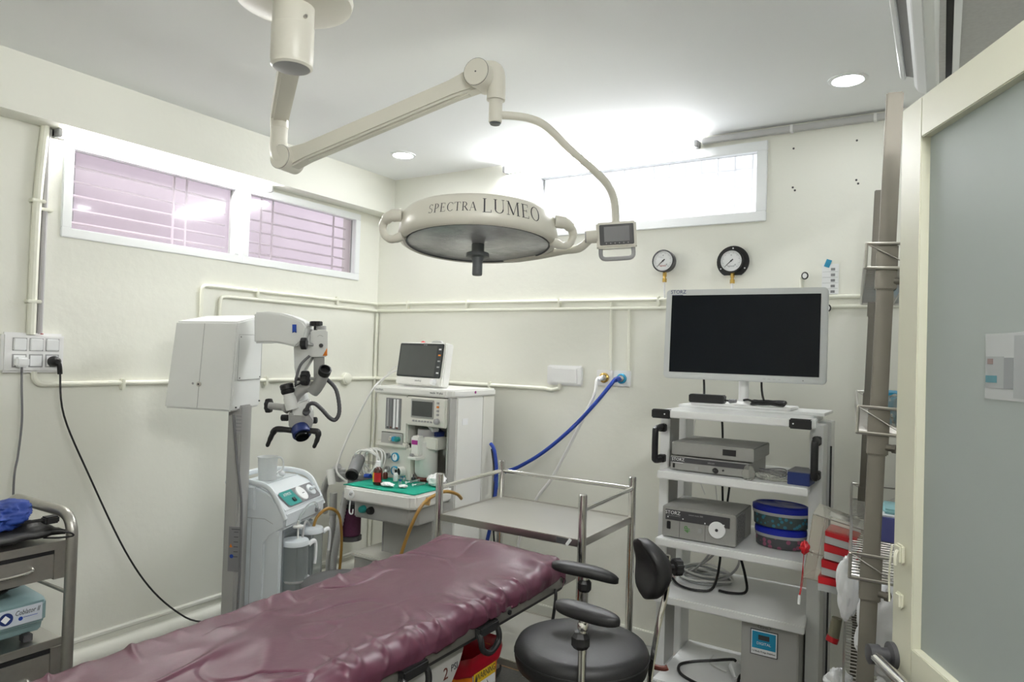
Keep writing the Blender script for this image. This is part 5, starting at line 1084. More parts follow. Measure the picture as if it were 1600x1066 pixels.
MB().tube([(2.90, -.45, 1.17), (2.90, -.45, .2)], .004, 6, 1).build('rear_cable', 'dark_grey', t)
for x in (2.255, 2.792): MB().box((x, CF-.006, 1.255), (x+.078, CF+.03, 1.292)).build('corner_bumper', 'black', t, .004); 
for x in (2.33, 2.825): MB().turn((x-.018, CF-.007, 1.274), (0, -1, 0), [(.003, 0), (.003, .001)], 8).build('bumper_screw', 'paper', t)
for x, s, yy in ((2.262, -1, -.68), (2.874, 1, -.69)):       # black side handles
    h = MB().tube([(x, yy+.06, 1.21), (x+s*.004, yy-.02, 1.205), (x+s*.004, yy-.03, 1.18), (x+s*.004, yy-.03, 1.10), (x+s*.004, yy-.02, 1.075), (x, yy+.06, 1.07)], .013, 10, 3, ry=.014).build('side_handle', 'black', t)
    for z in (1.205, 1.075): MB().box((x-.014, yy+.03, z-.016), (x+.014, yy+.075, z+.016)).build('handle_foot', 'black', h, .003)
# ---------------------------------------------------------------- big monitor
cx, cy = 2.553, -.50; t = thing('display_monitor', 'large grey-framed monitor with black screen on the equipment cart', 'monitor', (cx, cy, 1.302))
tl = math.radians(-3); rz = math.radians(3); MM = Matrix.Translation((cx, cy, 1.612)) @ Matrix.Rotation(rz, 4, 'Z') @ Matrix.Rotation(tl, 4, 'X')
w2, h2 = .330, .196
def rrz(w_, h_, r_, k=6): return rrect(2*w_, 2*h_, r_, k)
RX = Matrix.Rotation(PI/2, 4, 'X')
fr = MB(MM).prism(rrz(w2, h2, .018), -.022, .014, RX).build('frame', 'monitor_grey', t, .003)
MB(MM).prism(rrz(w2-.06, h2-.05, .03), -.06, -.022, RX).build('rear_cover', 'monitor_grey', fr, .006)
MB(MM).box((-w2+.026, -.0155, -h2+.028), (w2-.026, -.0135, h2-.026)).build('screen', 'screen_big', fr)
text('printed_brand', 'STORZ', .023, MM @ face_y(-w2+.054, -.0142, h2-.011), 'navy', fr, sx=.95); MB(MM).box((-w2+.026, -.0146, h2-.0255), (-w2+.075, -.014, h2-.0235)).build('brand_line', 'navy', fr)
for k in range(4): MB(MM).box((.09+.02*k, -.0146, -h2+.012), (.10+.02*k, -.014, -h2+.0135)).build('printed_key', 'grey', fr)
MB(MM).turn((.245, -.014, -h2+.012), (0, -1, 0), [(.002, 0), (.002, .001)], 8).build('power_led', 'print_dark', fr)
po = MB().cyl((cx, cy+.05, 1.31), (cx, cy+.05, 1.56), .021, n=22).build('post', 'white_plastic', t); MB().box((cx-.05, cy+.04, 1.54), (cx+.05, cy+.07, 1.66)).build('mount', 'white_plastic', po, .004)
MB().lathe([(.055, 0), (.055, .006), (.03, .012), (.0225, .016), (.0225, .022)], Matrix.Translation((cx, cy+.05, 1.3135)), 28).build('post_foot', 'white_plastic', t)
MB().prism(rrect(.42, .20, .012), 1.303, 1.314, Matrix.Translation((cx-.01, cy+.10, 0))).build('foot_plate', 'white_plastic', t, .003)
# power brick and cables on the top shelf
t = thing('power_adapter', 'black power brick lying left of the monitor foot', 'power adapter', (2.40, -.46, 1.304))
MB(Matrix.Translation((2.405, -.475, 1.314)) @ Matrix.Rotation(.05, 4, 'Z')).box((-.075, -.03, 0), (.075, .03, .036)).build('brick', 'black', t, .004)
MB().tube([(2.478, -.475, 1.33), (2.50, -.478, 1.328)], .004, 8, 1).build('lead', 'black', t); MB().cyl((2.50, -.478, 1.328), (2.53, -.48, 1.328), .009, n=12).build('ferrite', 'cable_grey', t)
MB().tube([(2.38, -.44, 1.345), (2.372, -.42, 1.40), (2.36, -.41, 1.5)], .005, 8).build('lead_up', 'black', t)
t = thing('cable_bundle', 'folded black cable bundle lying right of the monitor foot', 'cable', (2.66, -.46, 1.304))
for k in range(5):
    z = 1.322+.006*(k % 2)+.002*k; y = -.50+.011*k
    MB().tube([(2.60, y, z), (2.66, y-.006, z+.004), (2.715, y, z-.001), (2.725, y+.01, z+.003), (2.70, y+.016, z+.004), (2.64, y+.014, z), (2.602, y+.012, z+.002)], .0042, 7, 4, True).build('loop', 'black', t)
MB().tube([(2.645, -.49, 1.34), (2.635, -.47, 1.36), (2.628, -.46, 1.40), (2.625, -.45, 1.48)], .0045, 8).build('tail', 'black', t); MB().tube([(2.61, -.49, 1.33), (2.58, -.485, 1.338), (2.56, -.48, 1.335)], .0045, 8).build('tail', 'black', t)
# ---------------------------------------------------------------- devices
def device(name, label, x0, x1, z0, z1, yf, depth, rot=0.0, pivot=None):
    t_ = thing(name, label, 'device', ((x0+x1)/2, yf+depth/2, z0)); m_ = Matrix.Translation((x0, yf, 0)) @ Matrix.Rotation(rot, 4, 'Z')
    w_ = x1-x0; MB(m_).box((0, 0, z0+.004), (w_, depth, z1)).build('case', 'device_grey', t_, .003)
    for x, y in ((.02, .03), (w_-.02, .03), (.02, depth-.03), (w_-.02, depth-.03)): MB(m_).cyl((x, y, z0), (x, y, z0+.005), .008, n=8).build('foot', 'black', t_)
    return t_, m_, w_
s2 = 1.040; s3 = .765
t, m_, w_ = device('camera_controller', 'slim grey camera control unit, lower of two stacked boxes on the cart', 2.322, 2.64, s2, s2+.060, -.70, .30)
MB(m_).box((0, -.002, s2+.036), (w_, .001, s2+.056)).build('dark_strip', 'dark_grey', t); text('printed_brand', 'STORZ', .017, m_ @ face_y(.034, -.003, s2+.047), 'paper', t); MB(m_).box((.012, -.003, s2+.033), (.055, -.002, s2+.035)).build('brand_line', 'paper', t)
text('printed_name', 'telecam', .009, m_ @ face_y(.17, -.003, s2+.046), 'grey', t)
MB(m_).box((.012, -.004, s2+.012), (.020, .001, s2+.030)).build('rocker_switch', 'black', t, .001); MB(m_).box((.105, -.003, s2+.012), (.12, 0, s2+.026)).build('button', 'grey', t)
MB(m_).turn((.185, 0, s2+.019), (.5, -1, 0), [(.010, 0), (.010, .02), (.007, .024)], 12).build('socket_plug', 'black', t); MB(m_).turn((.218, 0, s2+.022), (0, -1, 0), [(.004, 0), (.004, .004)], 10).build('knob', 'black', t)
t, m_, w_ = device('video_recorder', 'plain grey video box, upper of two stacked boxes on the cart', 2.325, 2.655, s2+.061, s2+.118, -.695, .29)
MB(m_).box((.21, -.002, s2+.082), (.262, .001, s2+.106)).build('display_window', 'black', t); MB(m_).box((.012, -.0015, s2+.1), (.016, .0, s2+.104)).build('button', 'grey', t)
t, m_, w_ = device('light_source', 'grey light source with white dial disc on the middle shelf', 2.300, 2.598, s3, s3+.128, -.715, .26)
MB(m_).box((.014, -.002, s3+.074), (.275, .001, s3+.116)).build('dark_strip', 'dark_grey', t); text('printed_brand', 'STORZ', .020, m_ @ face_y(.045, -.003, s3+.104), 'paper', t); text('printed_line', 'KARL STORZ GERMANY', .005, m_ @ face_y(.05, -.003, s3+.092), 'grey', t)
text('printed_name', 'xenon nova 300', .009, m_ @ face_y(.14, -.003, s3+.105), 'grey', t)
for x, z in ((.022, .083), (.085, .082), (.175, .078), (.25, .082)): MB(m_).box((x, -.003, s3+z), (x+.005, -.002, s3+z+.005)).build('indicator', 'paper', t)
MB(m_).box((.020, -.004, s3+.036), (.036, .001, s3+.068)).build('rocker_switch', 'black', t, .002)
for x in (.073, .178): MB(m_).box((x, -.0012, s3+.008), (x+.001, .0, s3+.072)).build('panel_seam', 'dark_grey', t)
MB(m_).box((.150, -.003, s3+.040), (.166, 0, s3+.058)).build('button', 'grey', t)
mat('green_mark', (0.12, 0.35, 0.10), 0.6)
text('green_scrawl', '4P', .034, m_ @ face_y(.107, -.0025, s3+.045) @ Matrix.Rotation(PI/2, 4, 'Z'), 'green_mark', t, sx=.8)
MB(m_).turn((.226, 0, s3+.062), (0, -1, 0), [(.033, 0), (.033, .006), (.031, .008)], 32).build('dial_disc', 'paper', t); MB(m_).turn((.226, -.008, s3+.062), (0, -1, 0), [(.006, 0), (.006, .002)], 12).build('disc_hole', 'print_dark', t)
MB(m_).box((w_-.0005, .02, s3+.012), (w_+.0012, .15, s3+.118)).build('vent_grille', 'vent_holes', t)
# plastic pack and blue box
p = at(1200, 735, z=s2+.002); t = thing('plastic_pack', 'clear plastic bag with coiled tubing on the second cart shelf', 'bag', (2.73, -.64, s2))
MB().lump((2.72, -.64, s2+.016), (.07, .055, .018), .25, 1.7, 3.2, 44, 20, flat=s2+.001).build('bag', 'bag_clear', t); MB().lump((2.645, -.725, s2+.028), (.022, .010, .028), .25, 1.8, 8.2, 30, 16, flat=s2+.001).build('bag_corner', 'bag_clear', t)
for k in range(3): MB().tube([(2.715+.05*math.cos(2*PI*i/12), -.63+.035*math.sin(2*PI*i/12), s2+.02+.008*k+.004*math.sin(i)) for i in range(12)], .0025, 6, 3, True).build('tubing', 'mid_grey', t)
t = thing('blue_box', 'small dark blue box with grey lid at the right of the shelf', 'box', (2.82, -.64, s2))
mb = Matrix.Translation((2.825, -.655, s2)) @ Matrix.Rotation(-.05, 4, 'Z')
MB(mb).box((-.040, -.055, 0), (.040, .07, .048)).build('body', 'navy', t, .002); MB(mb).box((-.041, -.056, .048), (.041, .071, .053)).build('lid', 'mid_grey', t, .002)
# food boxes with blue lids
def oval(label, z0, sx_, sy_, h_, pr, rot=-.12):
    t_ = thing('storage_box', label, 'container', (2.735, -.555, z0)); m_ = Matrix.Translation((2.735, -.555, z0)) @ Matrix.Rotation(rot, 4, 'Z')
    MB(m_).lathe([(.90, 0), (.95, .004), (.97, h_), (.92, h_), (0, h_)], n=48, sx=sx_, sy=sy_).build('bowl', pr, t_, smooth=50)
    MB(m_).lathe([(1.0, h_-.004), (1.01, h_+.006), (1.0, h_+.010)], n=48, sx=sx_, sy=sy_).build('rim', 'grey', t_, smooth=50)
    MB(m_).lathe([(1.0, h_+.006), (1.02, h_+.012), (1.01, h_+.028), (.90, h_+.034), (.86, h_+.031), (0, h_+.031)], n=48, sx=sx_, sy=sy_).build('lid', 'lid_blue', t_, smooth=40)
oval('lower oval plastic box with blue lid and flower print on the shelf', s3+.001, .099, .074, .046, 'flower_print'); oval('upper oval plastic box with blue lid stacked on the flowered one', s3+.0825, .110, .080, .052, 'blue_print')
# coil on the fourth shelf
s4 = .535; t = thing('tubing_coil', 'flat coil of clear and black tubing on the fourth cart shelf', 'cable coil', (2.42, -.5, s4))
for k in range(6):
    r_ = .075+.007*k; MB().tube([(2.40+r_*1.1*math.cos(2*PI*i/14), -.435+r_*.85*math.sin(2*PI*i/14), s4+.008+.011*(k % 4)+.004*math.sin(i*1.3+k)) for i in range(14)], .0048, 7, 3, True).build('loop', 'cable_white' if k % 2 else 'muted_mid', t)
MB().tube([(2.30, -.57, s4+.02), (2.35, -.62, s4+.012), (2.43, -.63, s4+.010), (2.48, -.58, s4+.02), (2.47, -.45, s4+.10), (2.455, -.40, s4+.21)], .0055, 8).build('black_lead', 'black', t)
MB().tube([(2.50, -.36, s4+.21), (2.54, -.42, s4+.15), (2.585, -.48, s4+.06), (2.60, -.53, s4+.012), (2.55, -.57, s4+.008), (2.50, -.57, s4+.008)], .0055, 8).build('black_lead', 'black', t)
for k in range(2): MB().tube([(2.43+.02*k, -.36, s4+.21), (2.42+.02*k, -.42, s4+.12), (2.37, -.45, s4+.05), (2.33, -.5, s4+.025)], .005, 8).build('clear_line', 'hose_grey', t)
MB().tube([(2.50, -.36, s4+.21), (2.54, -.40, s4+.10), (2.52, -.47, s4+.05), (2.47, -.5, s4+.02)], .005, 8).build('clear_line', 'hose_grey', t)
# loose leads behind the shelves
t = thing('cart_leads', 'loose black and white leads hanging behind the cart shelves', 'cable', (2.45, -.3, .8))
for pts, r_, c in ((((2.41, -.262, 1.26), (2.415, -.25, 1.16), (2.42, -.255, .95), (2.43, -.25, .72)), .005, 'black'), (((2.46, -.262, 1.0), (2.45, -.25, .9), (2.43, -.25, .72)), .005, 'black'), (((2.38, -.26, 1.0), (2.39, -.25, .90), (2.41, -.25, .75)), .0022, 'cable_white'), (((2.31, -.26, 1.27), (2.28, -.25, 1.18), (2.29, -.25, 1.0), (2.34, -.25, .87)), .0022, 'cable_white'), (((2.83, -.26, 1.0), (2.82, -.25, .9), (2.81, -.25, .8)), .0022, 'cable_white')):
    MB().tube(pts, r_, 7).build('lead', c, t)
# stabiliser on the bottom shelf
s5 = .190; t = thing('voltage_stabilizer', 'tall grey electrical unit with blue display label on the bottom cart shelf', 'device', (2.735, -.55, s5))
MB().box((2.630, -.72, s5), (2.838, -.42, s5+.31)).build('case', 'med_grey', t, .004)
lb = MB().box((2.665, -.7225, s5+.190), (2.765, -.7195, s5+.286)).build('label', 'print_dark', t); MB().box((2.668, -.7235, s5+.193), (2.762, -.7205, s5+.283)).build('label_sheet', 'paper', lb); MB().box((2.672, -.7245, s5+.216), (2.758, -.7215, s5+.279)).build('label_blue', 'cyan', lb)
MB().box((2.695, -.7265, s5+.250), (2.735, -.723, s5+.268)).build('display', 'print_dark', lb); text('printed_title', 'DIGITAL', .014, face_y(2.715, -.7255, s5+.236), 'paper', lb); text('printed_line', '1.6 Body Fridge Stabilizer', .0085, face_y(2.715, -.7245, s5+.205), 'print_dark', lb)
MB().tube([(2.715+.024*math.cos(2*PI*k/24), -.7205, s5+.298+.008*math.sin(2*PI*k/24)) for k in range(24)], .0007, 5, 1, True).build('logo_oval', 'print_dark', t); text('printed_brand', 'Everest', .010, face_y(2.715, -.7215, s5+.297), 'print_dark', t)
t = thing('extension_lead', 'black cable loop with white plug on the bottom cart shelf', 'cable', (2.45, -.55, s5))
MB().tube([(2.56, -.50, s5+.05), (2.545, -.50, s5+.055), (2.47, -.49, s5+.028), (2.38, -.52, s5+.010), (2.345, -.58, s5+.008), (2.38, -.66, s5+.008), (2.48, -.71, s5+.008), (2.56, -.72, s5+.008), (2.605, -.68, s5+.012), (2.60, -.60, s5+.035), (2.625, -.54, s5+.05)], .0062, 8).build('cable', 'black', t)
MB(Matrix.Translation((2.565, -.53, s5+.036)) @ Matrix.Rotation(-.9, 4, 'Z') @ Matrix.Rotation(.6, 4, 'Y')).box((-.02, -.022, -.014), (.05, .022, .014)).build('plug', 'paper', t, .006)
MB().tube([(2.46, -.42, s5+.012), (2.50, -.40, s5+.014), (2.56, -.40, s5+.012), (2.62, -.41, s5+.012)], .004, 7).build('white_lead', 'cable_white', t); MB().tube([(2.45, -.44, s5+.03), (2.44, -.47, s5+.01), (2.47, -.50, s5+.008), (2.53, -.53, s5+.01)], .003, 7).build('white_lead', 'cable_white', t)
# ================================================================ steel wire rack
ry_ = math.radians(5.6); t = thing('wire_rack', 'stainless steel rack with wire baskets standing behind the open door', 'rack', (3.078, -1.467, 0), ry_, roty=math.radians(1.55))
KM = ROOT[t.name]; RW, RL = .36, 1.115; PH = 2.21
for x, y in ((0, 0), (0, RL), (RW, 0), (RW, RL)):
    p = MB(KM).box((x-.0, y-.02, .0), (x+.040, y+.02, PH)).build('post', 'steel_dull', t, .003)
LV = [(1.752, 1.815), (1.325, 1.392), (.950, 1.012), (.52, .585), (.12, .18)]
def rod(a, b, r_, nm, par, m='steel'): return MB(KM).cyl(a, b, r_, n=8).build(nm, m, par)
for z0, z1 in LV:
    f_ = MB(KM)
    x0, x1, y0, y1 = -.028, RW+.068, -.030, RL+.03
    bk_ = None
    for z in (z0, z1):
        o = MB(KM).tube([(x0, y0, z), (x1, y0, z), (x1, y1, z), (x0, y1, z)], .0042, 8, 1, True).build('basket_hoop', 'steel', t)
        bk_ = o if bk_ is None else bk_
    for x, y in ((x0, y0), (x1, y0), (x0, y1), (x1, y1)): rod((x, y, z0), (x, y, z1), .0042, 'basket_corner', bk_)
    zz = MB(KM); k = 6
    for i in range(4): a = x0+(x1-x0)*i/4; b = x0+(x1-x0)*(i+1)/4; zz.cyl((a, y0, z1 if i % 2 == 0 else z0), (b, y0, z0 if i % 2 == 0 else z1), .0018, n=6); zz.cyl((a, y1, z1 if i % 2 == 0 else z0), (b, y1, z0 if i % 2 == 0 else z1), .0018, n=6)
    for i in range(10):
        a = y0+(y1-y0)*i/10; b = y0+(y1-y0)*(i+1)/10
        for x in (x0, x1): zz.cyl((x, a, z1 if i % 2 == 0 else z0), (x, b, z0 if i % 2 == 0 else z1), .0018, n=6)
    zz.build('truss_wires', 'steel', bk_, kind='stuff')
    dk = MB(KM)
    for i in range(40): y = y0+(y1-y0)*(i+.5)/40; dk.cyl((x0, y, z0+.004), (x1, y, z0+.004), .0022, n=6)
    for i in range(3): x = x0+(x1-x0)*(i+1)/4; dk.cyl((x, y0, z0), (x, y1, z0), .003, n=6)
    dk.build('wire_deck', 'steel', bk_, kind='stuff')
    for x, y in ((0, 0), (0, RL), (RW, 0), (RW, RL)):
        c = MB(KM).box((x-.004, y-.025, z0-.055), (x+.046, y+.025, z1-.002)).build('collar', 'steel_dull', t, .003)
        MB(KM).cyl((x+.040, y-.02, z0-.032), (x+.062, y-.024, z0-.034), .009, n=12).build('clamp_bolt', 'steel_dull', c); MB(KM).turn((x+.056, y-.024, z0-.034), (.85, -.5, 0), [(.012, 0), (.012, .01), (.006, .011)], 6).build('bolt_head', 'steel_dull', c)
def K(x, y, z): return KM @ Vector((x, y, z))
# things on the rack
o = MB(KM).cyl((.075, .05, 1.80), (.12, .055, 1.845), .014, n=14); o.cyl((.066, .05, 1.775), (.075, .05, 1.80), .011, n=12); o = o.build('tap_fitting', 'chrome'); tag(o, 'small chrome fitting on the top rack basket', 'fitting')
z = 1.329
t = thing('supply_carton', 'blue carton with clear window on the second rack basket', 'carton', K(.20, .34, z)); MB(KM).box((.05, .26, z+.004), (.33, .50, z+.095)).build('carton', 'cyan', t, .003); MB(KM).box((.07, .256, z+.012), (.31, .262, z+.075)).build('window_film', 'bag_clear', t)
o = MB(KM).lump((.10, .20, z+.05), (.06, .045, .045), .4, 2.4, 4.4, 36, 18, flat=None).build('clear_pouch', 'bag_clear'); 
tag(o, 'clear plastic pouch lying in front of the blue carton', 'pouch')
t = thing('syringe_pack', 'tall white pack with red tip on the second rack basket', 'pack', K(.13, .40, z)); MB(KM).box((.10, .36, z+.097), (.19, .42, z+.26)).build('pack', 'bag_white', t, .008); MB(KM).box((.105, .352, z+.19), (.15, .362, z+.24)).build('red_tip', 'red', t, .004)
z = .955
t = thing('mask_box', 'violet blue box of masks on the third rack basket', 'box', K(.22, .5, z)); MB(KM).box((.04, .40, z+.003), (.36, .62, z+.078)).build('box', 'violet_blue', t, .002); MB(KM).box((.045, .41, z+.078), (.355, .61, z+.084)).build('mask_stack', 'paper', t, .002)
mat('mask_teal', (0.35, 0.62, 0.66), 0.7)
g_ = MB(KM); 
g_.box((.06, .43, z+.084), (.34, .58, z+.100)); o = g_.build('mask_layer', 'mask_teal', t, .006)
o = MB(KM).lump((.30, .46, z+.115), (.06, .04, .018), .4, 2.3, 7.7, 26, 14, flat=None).build('black_glove', 'black_soft'); tag(o, 'black glove lying on the violet mask box', 'glove')
# carrier bags hanging at the near end
o = MB(KM).lump((.13, .12, .79), (.13, .10, .15), .22, 1.5, 2.2, 60, 40).build('carrier_bag', 'bag_white'); tag(o, 'white carrier bag hanging inside the rack below the third basket', 'bag')
o = MB(KM).lump((.20, .13, .645), (.14, .10, .075), .25, 1.7, 6.1, 60, 40).build('carrier_bag', 'red_print'); tag(o, 'white carrier bag with red print lying on the fourth basket', 'bag')
o = MB().lump(at(1326, 918, d=2.02), (.030, .035, .085), .22, 1.5, 1.2, 50, 36).build('carrier_bag', 'bag_white'); tag(o, 'knotted white bag corner tied to the rack edge', 'bag')
o = MB().lump(at(1310, 1068, d=2.1), (.036, .04, .040), .3, 2.0, 3.9, 44, 26).build('gauze_bag', 'bag_white'); tag(o, 'small blue and white bag beside the rack foot', 'bag')
t = thing('glue_tube', 'small olive tube with red cap hanging on the rack side', 'tube', (2.995, -1.12, .70))
pt = at(1302, 995, d=2.25); pt2 = at(1296, 1010, d=2.25); pt1 = at(1308, 966, d=2.25)
mat('olive', (0.16, 0.15, 0.10), 0.5)
MB().cyl(pt1, pt, .016, .018, 12).build('tube_body', 'olive', t); MB().cyl(pt, at(1299, 1003, d=2.25), .019, n=12).build('tube_cap', 'red', t)
# acrylic dispenser with red boxes, hung on the left side of the rack
AD = 2.22; t = thing('acrylic_dispenser', 'clear acrylic dispenser of red-edged packs hung on the rack side', 'dispenser', at(1300, 910, d=AD))
def quad(pts, th, nm, m, par=t):
    P = [at(p[0], p[1], d=p[2]) for p in pts]; n_ = (P[1]-P[0]).cross(P[2]-P[0]).normalized()*th
    return MB().add(P+[p+n_ for p in P], [(3, 2, 1, 0), (4, 5, 6, 7)]+[(i, (i+1) % 4, 4+(i+1) % 4, 4+i) for i in range(4)]).build(nm, m, par)
quad([(1254, 903, AD), (1271, 905, AD+.04), (1289, 806, AD+.04), (1270, 804, AD)], .003, 'left_wall', 'acrylic')
quad([(1270, 804, AD), (1350, 830, AD-.06), (1352, 815, AD+.12), (1280, 788, AD+.17)], .003, 'top_wall', 'acrylic')
quad([(1254, 903, AD), (1335, 922, AD-.06), (1350, 830, AD-.06), (1270, 804, AD)], .003, 'front_wall', 'acrylic')
quad([(1254, 903, AD), (1335, 922, AD-.06), (1345, 905, AD+.12), (1272, 890, AD+.17)], .003, 'bottom_wall', 'acrylic')
for (x0, y0, x1, y1, hh, c) in ((1298, 819, 1345, 833, 7, 'red'), (1294, 838, 1345, 852, 11, 'red'), (1291, 862, 1340, 876, 11, 'red'), (1286, 887, 1335, 898, 10, 'red')):
    pk = quad([(x0, y0+hh, AD+.05), (x1, y1+hh, AD+.0), (x1, y1, AD+.0), (x0, y0, AD+.05)], .10, 'suture_pack', c)
    quad([(x0, y0, AD+.049), (x1, y1, AD-.001), (x1, y1-8, AD+.03), (x0, y0-6, AD+.09)], .002, 'pack_lid', 'paper', pk)
    quad([(x0, y0+hh+11, AD+.052), (x1, y1+hh+11, AD+.002), (x1, y1+hh, AD+.002), (x0, y0+hh, AD+.052)], .10, 'pack_front', 'muted', pk)
quad([(1268, 868, AD-.004), (1276, 870, AD+.0), (1277, 862, AD), (1269, 860, AD-.004)], .004, 'hinge_plate', 'paper')
MB().tube([at(1262, 861, d=AD-.01), at(1275, 866, d=AD-.005), at(1290, 870, d=AD)], .002, 6).build('hinge_wire', 'steel', t)
MB().tube([at(1345, 850, d=AD-.02), at(1352, 846, d=AD-.05)], .004, 6).build('hook', 'steel', t)
t = thing('red_string', 'red thread tied to the dispenser with a small weight', 'string', at(1257, 852, d=AD))
MB().lump(at(1257, 856, d=AD-.012), (.012, .012, .018), .5, 2.2, 3.3, 22, 14).build('knot', 'red', t); MB().tube([at(1256, 865, d=AD-.01), at(1255, 880, d=AD-.01), at(1252, 910, d=AD-.01), at(1249, 930, d=AD-.01)], .0013, 6).build('thread', 'red', t)
MB().tube([at(1255, 885, d=AD-.008), at(1254, 910, d=AD-.008), at(1250, 930, d=AD-.01)], .001, 6).build('thread', 'red', t); MB().cyl(at(1249, 930, d=AD-.01), at(1248, 944, d=AD-.01), .004, n=10).build('weight', 'paper', t)
# ================================================================ stainless drawer trolley at the left edge
LX0, LX1, LYF, LYN = .575, 1.0, -2.385, -3.02
t = thing('drawer_trolley', 'stainless steel trolley with drawers and arched handle at the left edge', 'trolley', ((LX0+LX1)/2, (LYF+LYN)/2, 0))
for y in (LYF, LYN):
    MB().tube([(LX1, y, .06), (LX1, y, .87)]+bend((LX1, y, .87), (LX0, y, .965), .075, (LX1, y, .962), 8)+bend((LX1, y, .962), (LX0, y, .06), .075, (LX0, y, .962), 8)+[(LX0, y, .87), (LX0, y, .06)], .0165, 14, 1).build('frame_tube', 'steel_brush', t)
    rod_ = MB().cyl((LX0, y, .72), (LX1, y, .72), .006, n=8).build('cross_rod', 'steel_brush', t)
def tray(z, nm): 
    o = MB().box((LX0+.01, LYN+.016, z-.004), (LX1-.004, LYF-.016, z)).build(nm, 'steel_sheet', t); MB().box((LX1-.006, LYN+.016, z-.022), (LX1-.001, LYF-.014, z+.002)).build('shelf_edge', 'steel_brush', o, .001); return o
tray(.885, 'top_shelf'); tray(.590, 'middle_shelf'); tray(.20, 'bottom_shelf')
for z0, z1 in ((.782, .852), (.42, .553)):
    d_ = MB().box((LX0+.02, LYN+.05, z0), (LX1-.006, LYF-.045, z1-.004)).build('drawer', 'steel_brush', t, .002); MB().box((LX1-.008, LYN+.045, z0-.004), (LX1-.002, LYF-.048, z1-.002)).build('drawer_front', 'steel_brush', d_, .001)
    MB().box((LX1-.03, LYF-.046, z0-.01), (LX1-.004, LYF-.014, z1+.012)).build('drawer_housing', 'steel_brush', t, .001); MB().box((LX0+.02, LYN+.05, z1-.001), (LX1-.005, LYF-.046, z1+.0115)).build('drawer_gap', 'black', t)
    zc = (z0+z1)/2; MB().tube([(LX1-.004, -2.49, zc+.005), (LX1+.014, -2.50, zc), (LX1+.016, -2.56, zc-.004), (LX1+.016, -2.62, zc-.002), (LX1-.004, -2.65, zc+.005)], .004, 8).build('drawer_handle', 'chrome', d_)
for x in (LX0, LX1):
    for y in (LYF, LYN): MB().turn((x-.011, y, .034), (1, 0, 0), [(.034, 0), (.034, .022)], 14).build('caster', 'dark_grey', t)
# radio-frequency unit on the middle shelf
t = thing('surgery_controller', 'blue-grey controller box with lettered white panel on the left trolley', 'device', (.80, -2.62, .592))
YF2 = -2.437; XF = .975
pr_ = [(.66, .612), (.945, .612), (.955, .640), (XF, .652), (XF, .708), (.955, .722), (.70, .738), (.66, .72)]
mat('unit_blue', (0.20, 0.30, 0.31), 0.45, var=0.05); mat('panel_pale', (0.56, 0.60, 0.66), 0.4)
MB(Matrix(((1, 0, 0, 0), (0, 0, 1, 0), (0, 1, 0, 0), (0, 0, 0, 1)))).prism(pr_, -2.86, YF2).build('case', 'unit_blue', t, .006)
fp = MB().box((XF-.002, -2.83, .656), (XF+.0015, YF2-.012, .706)).build('front_panel', 'panel_pale', t, .001)
text('printed_name', 'Coblator II', .0205, face_x(XF+.002, -2.490, .691), 'print_dark', fp, font_shear=.3, sx=.72); MB().box((XF+.001, -2.50, .6755), (XF+.0022, -2.462, .6768)).build('printed_line', 'blue', fp); MB().turn((XF+.001, -2.507, .674), (1, 0, 0), [(.006, 0), (.006, .001)], 12).build('printed_swirl', 'blue', fp)
MB().turn((XF+.001, -2.545, .682), (1, 0, 0), [(.018, 0), (.018, .002)], 24).build('dial_ring', 'navy', fp); MB().turn((XF+.0025, -2.547, .682), (1, 0, 0), [(.012, 0), (.012, .002)], 4).build('dial_diamond', 'paper', fp)
MB().box((XF+.001, -2.66, .668), (XF+.0025, -2.562, .698)).build('display', 'navy', fp)
for y in (-2.47, -2.8): MB().box((.93, y-.02, .592), (.962, y+.005, .614)).build('foot', 'dark_grey', t, .002)
MB().box((.68, -2.47, .592), (.71, -2.445, .614)).build('foot', 'dark_grey', t, .002)
t = thing('coiled_lead', 'dark coiled lead lying on the blue-grey controller box', 'cable', (.86, -2.56, .735))
for k in range(3): MB().tube([(.90+.035*math.cos(2*PI*i/12), -2.575-.01*k+.06*math.sin(2*PI*i/12), .744+.006*k+.004*math.sin(i+k)) for i in range(12)], .004, 7, 3, True).build('loop', 'black', t)
MB().tube([(.91, -2.52, .75), (.92, -2.49, .757), (.915, -2.47, .772), (.92, -2.468, .782)], .004, 7).build('tail', 'black', t)
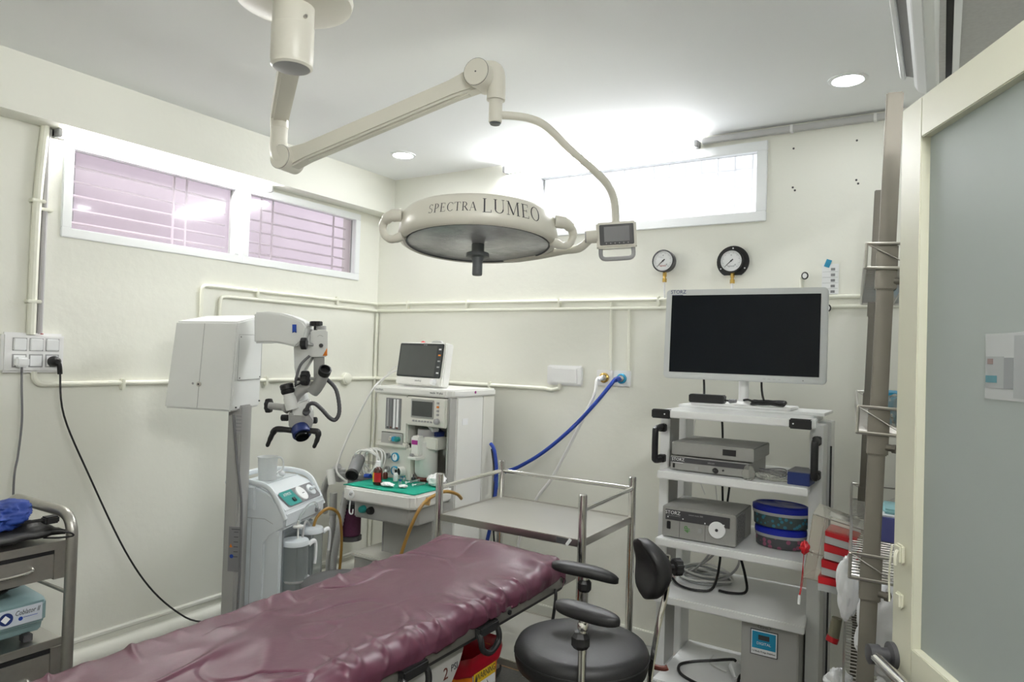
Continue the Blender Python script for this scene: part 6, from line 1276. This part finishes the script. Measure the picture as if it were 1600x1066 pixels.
# cloth and pouch on the top shelf
o = MB().lump((.82, -2.53, .955), (.10, .085, .042), .34, 1.7, 5.5, 90, 56, flat=.924).build('blue_cloth', 'cloth_blue', smooth=70); tag(o, 'bundled royal blue cloth on top of the left trolley', 'cloth')
g_ = MB(); n1, n2 = 26, 20
for i in range(n1+1):
    for j in range(n2+1):
        u, v = i/n1, j/n2; g_.v.append(Vector((.70+.285*u, -2.66+.265*v-.02*math.sin(u*3), .902+.012*noise.noise(Vector((u*3, v*4, 2)))+.012*(1-abs(2*u-1))*(1-v*.3)+.006*noise.noise(Vector((u*9, v*9, 1))))))
g_.f = [(i*(n2+1)+j, (i+1)*(n2+1)+j, (i+1)*(n2+1)+j+1, i*(n2+1)+j+1) for i in range(n1) for j in range(n2)]
t = thing('black_pouch', 'flat black fabric pouch with strap under the blue cloth', 'pouch', (.85, -2.5, .887)); o = g_.build('pouch', 'black_soft', t, smooth=70); md = o.modifiers.new('thick', 'SOLIDIFY'); md.thickness = .014; md.offset = -1
MB().tube([(.80, -2.60, .925), (.88, -2.52, .935), (.93, -2.46, .945), (.945, -2.435, .948)], .006, 8, 4, ry=.004).build('strap', 'black', t); MB().box((.93, -2.445, .935), (.965, -2.405, .957)).build('buckle', 'black', t, .004)
MB().tube([(.96, -2.46, .912), (1.0, -2.425, .918), (1.02, -2.40, .912), (1.015, -2.39, .90), (.99, -2.42, .896), (.965, -2.45, .898)], .003, 7, 4).build('cord_loop', 'black', t)

# ================================================================ groups of repeats
GROUPS = {'gas_pipe': 'gas pipes along the walls', 'conduit': 'cable conduits on the walls', 'drop_pipe': 'drop pipes to the gas outlets', 'pressure_gauge': 'pressure gauges on the back wall',
    'gas_outlet': 'gas outlets on the back wall', 'pipe_stub': 'capped pipe stubs by the monitor', 'plug': 'plugs in the switch panel', 'gas_hose': 'hoses from the gas outlets', 'tube_light': 'LED tube lights on the walls',
    'bottle': 'small bottles on the work tray', 'gauze': 'gauze pads on the work tray', 'syringe': 'syringes on the work tray', 'tablet_box': 'small boxes on the vaporizer', 'storage_box': 'oval boxes on the cart shelf', 'carrier_bag': 'white bags on the rack'}
for o in list(bpy.data.objects):
    if o.parent is None and 'category' in o.keys():
        g_ = GROUPS.get(o.name.split('.')[0])
        if g_: o['group'] = g_
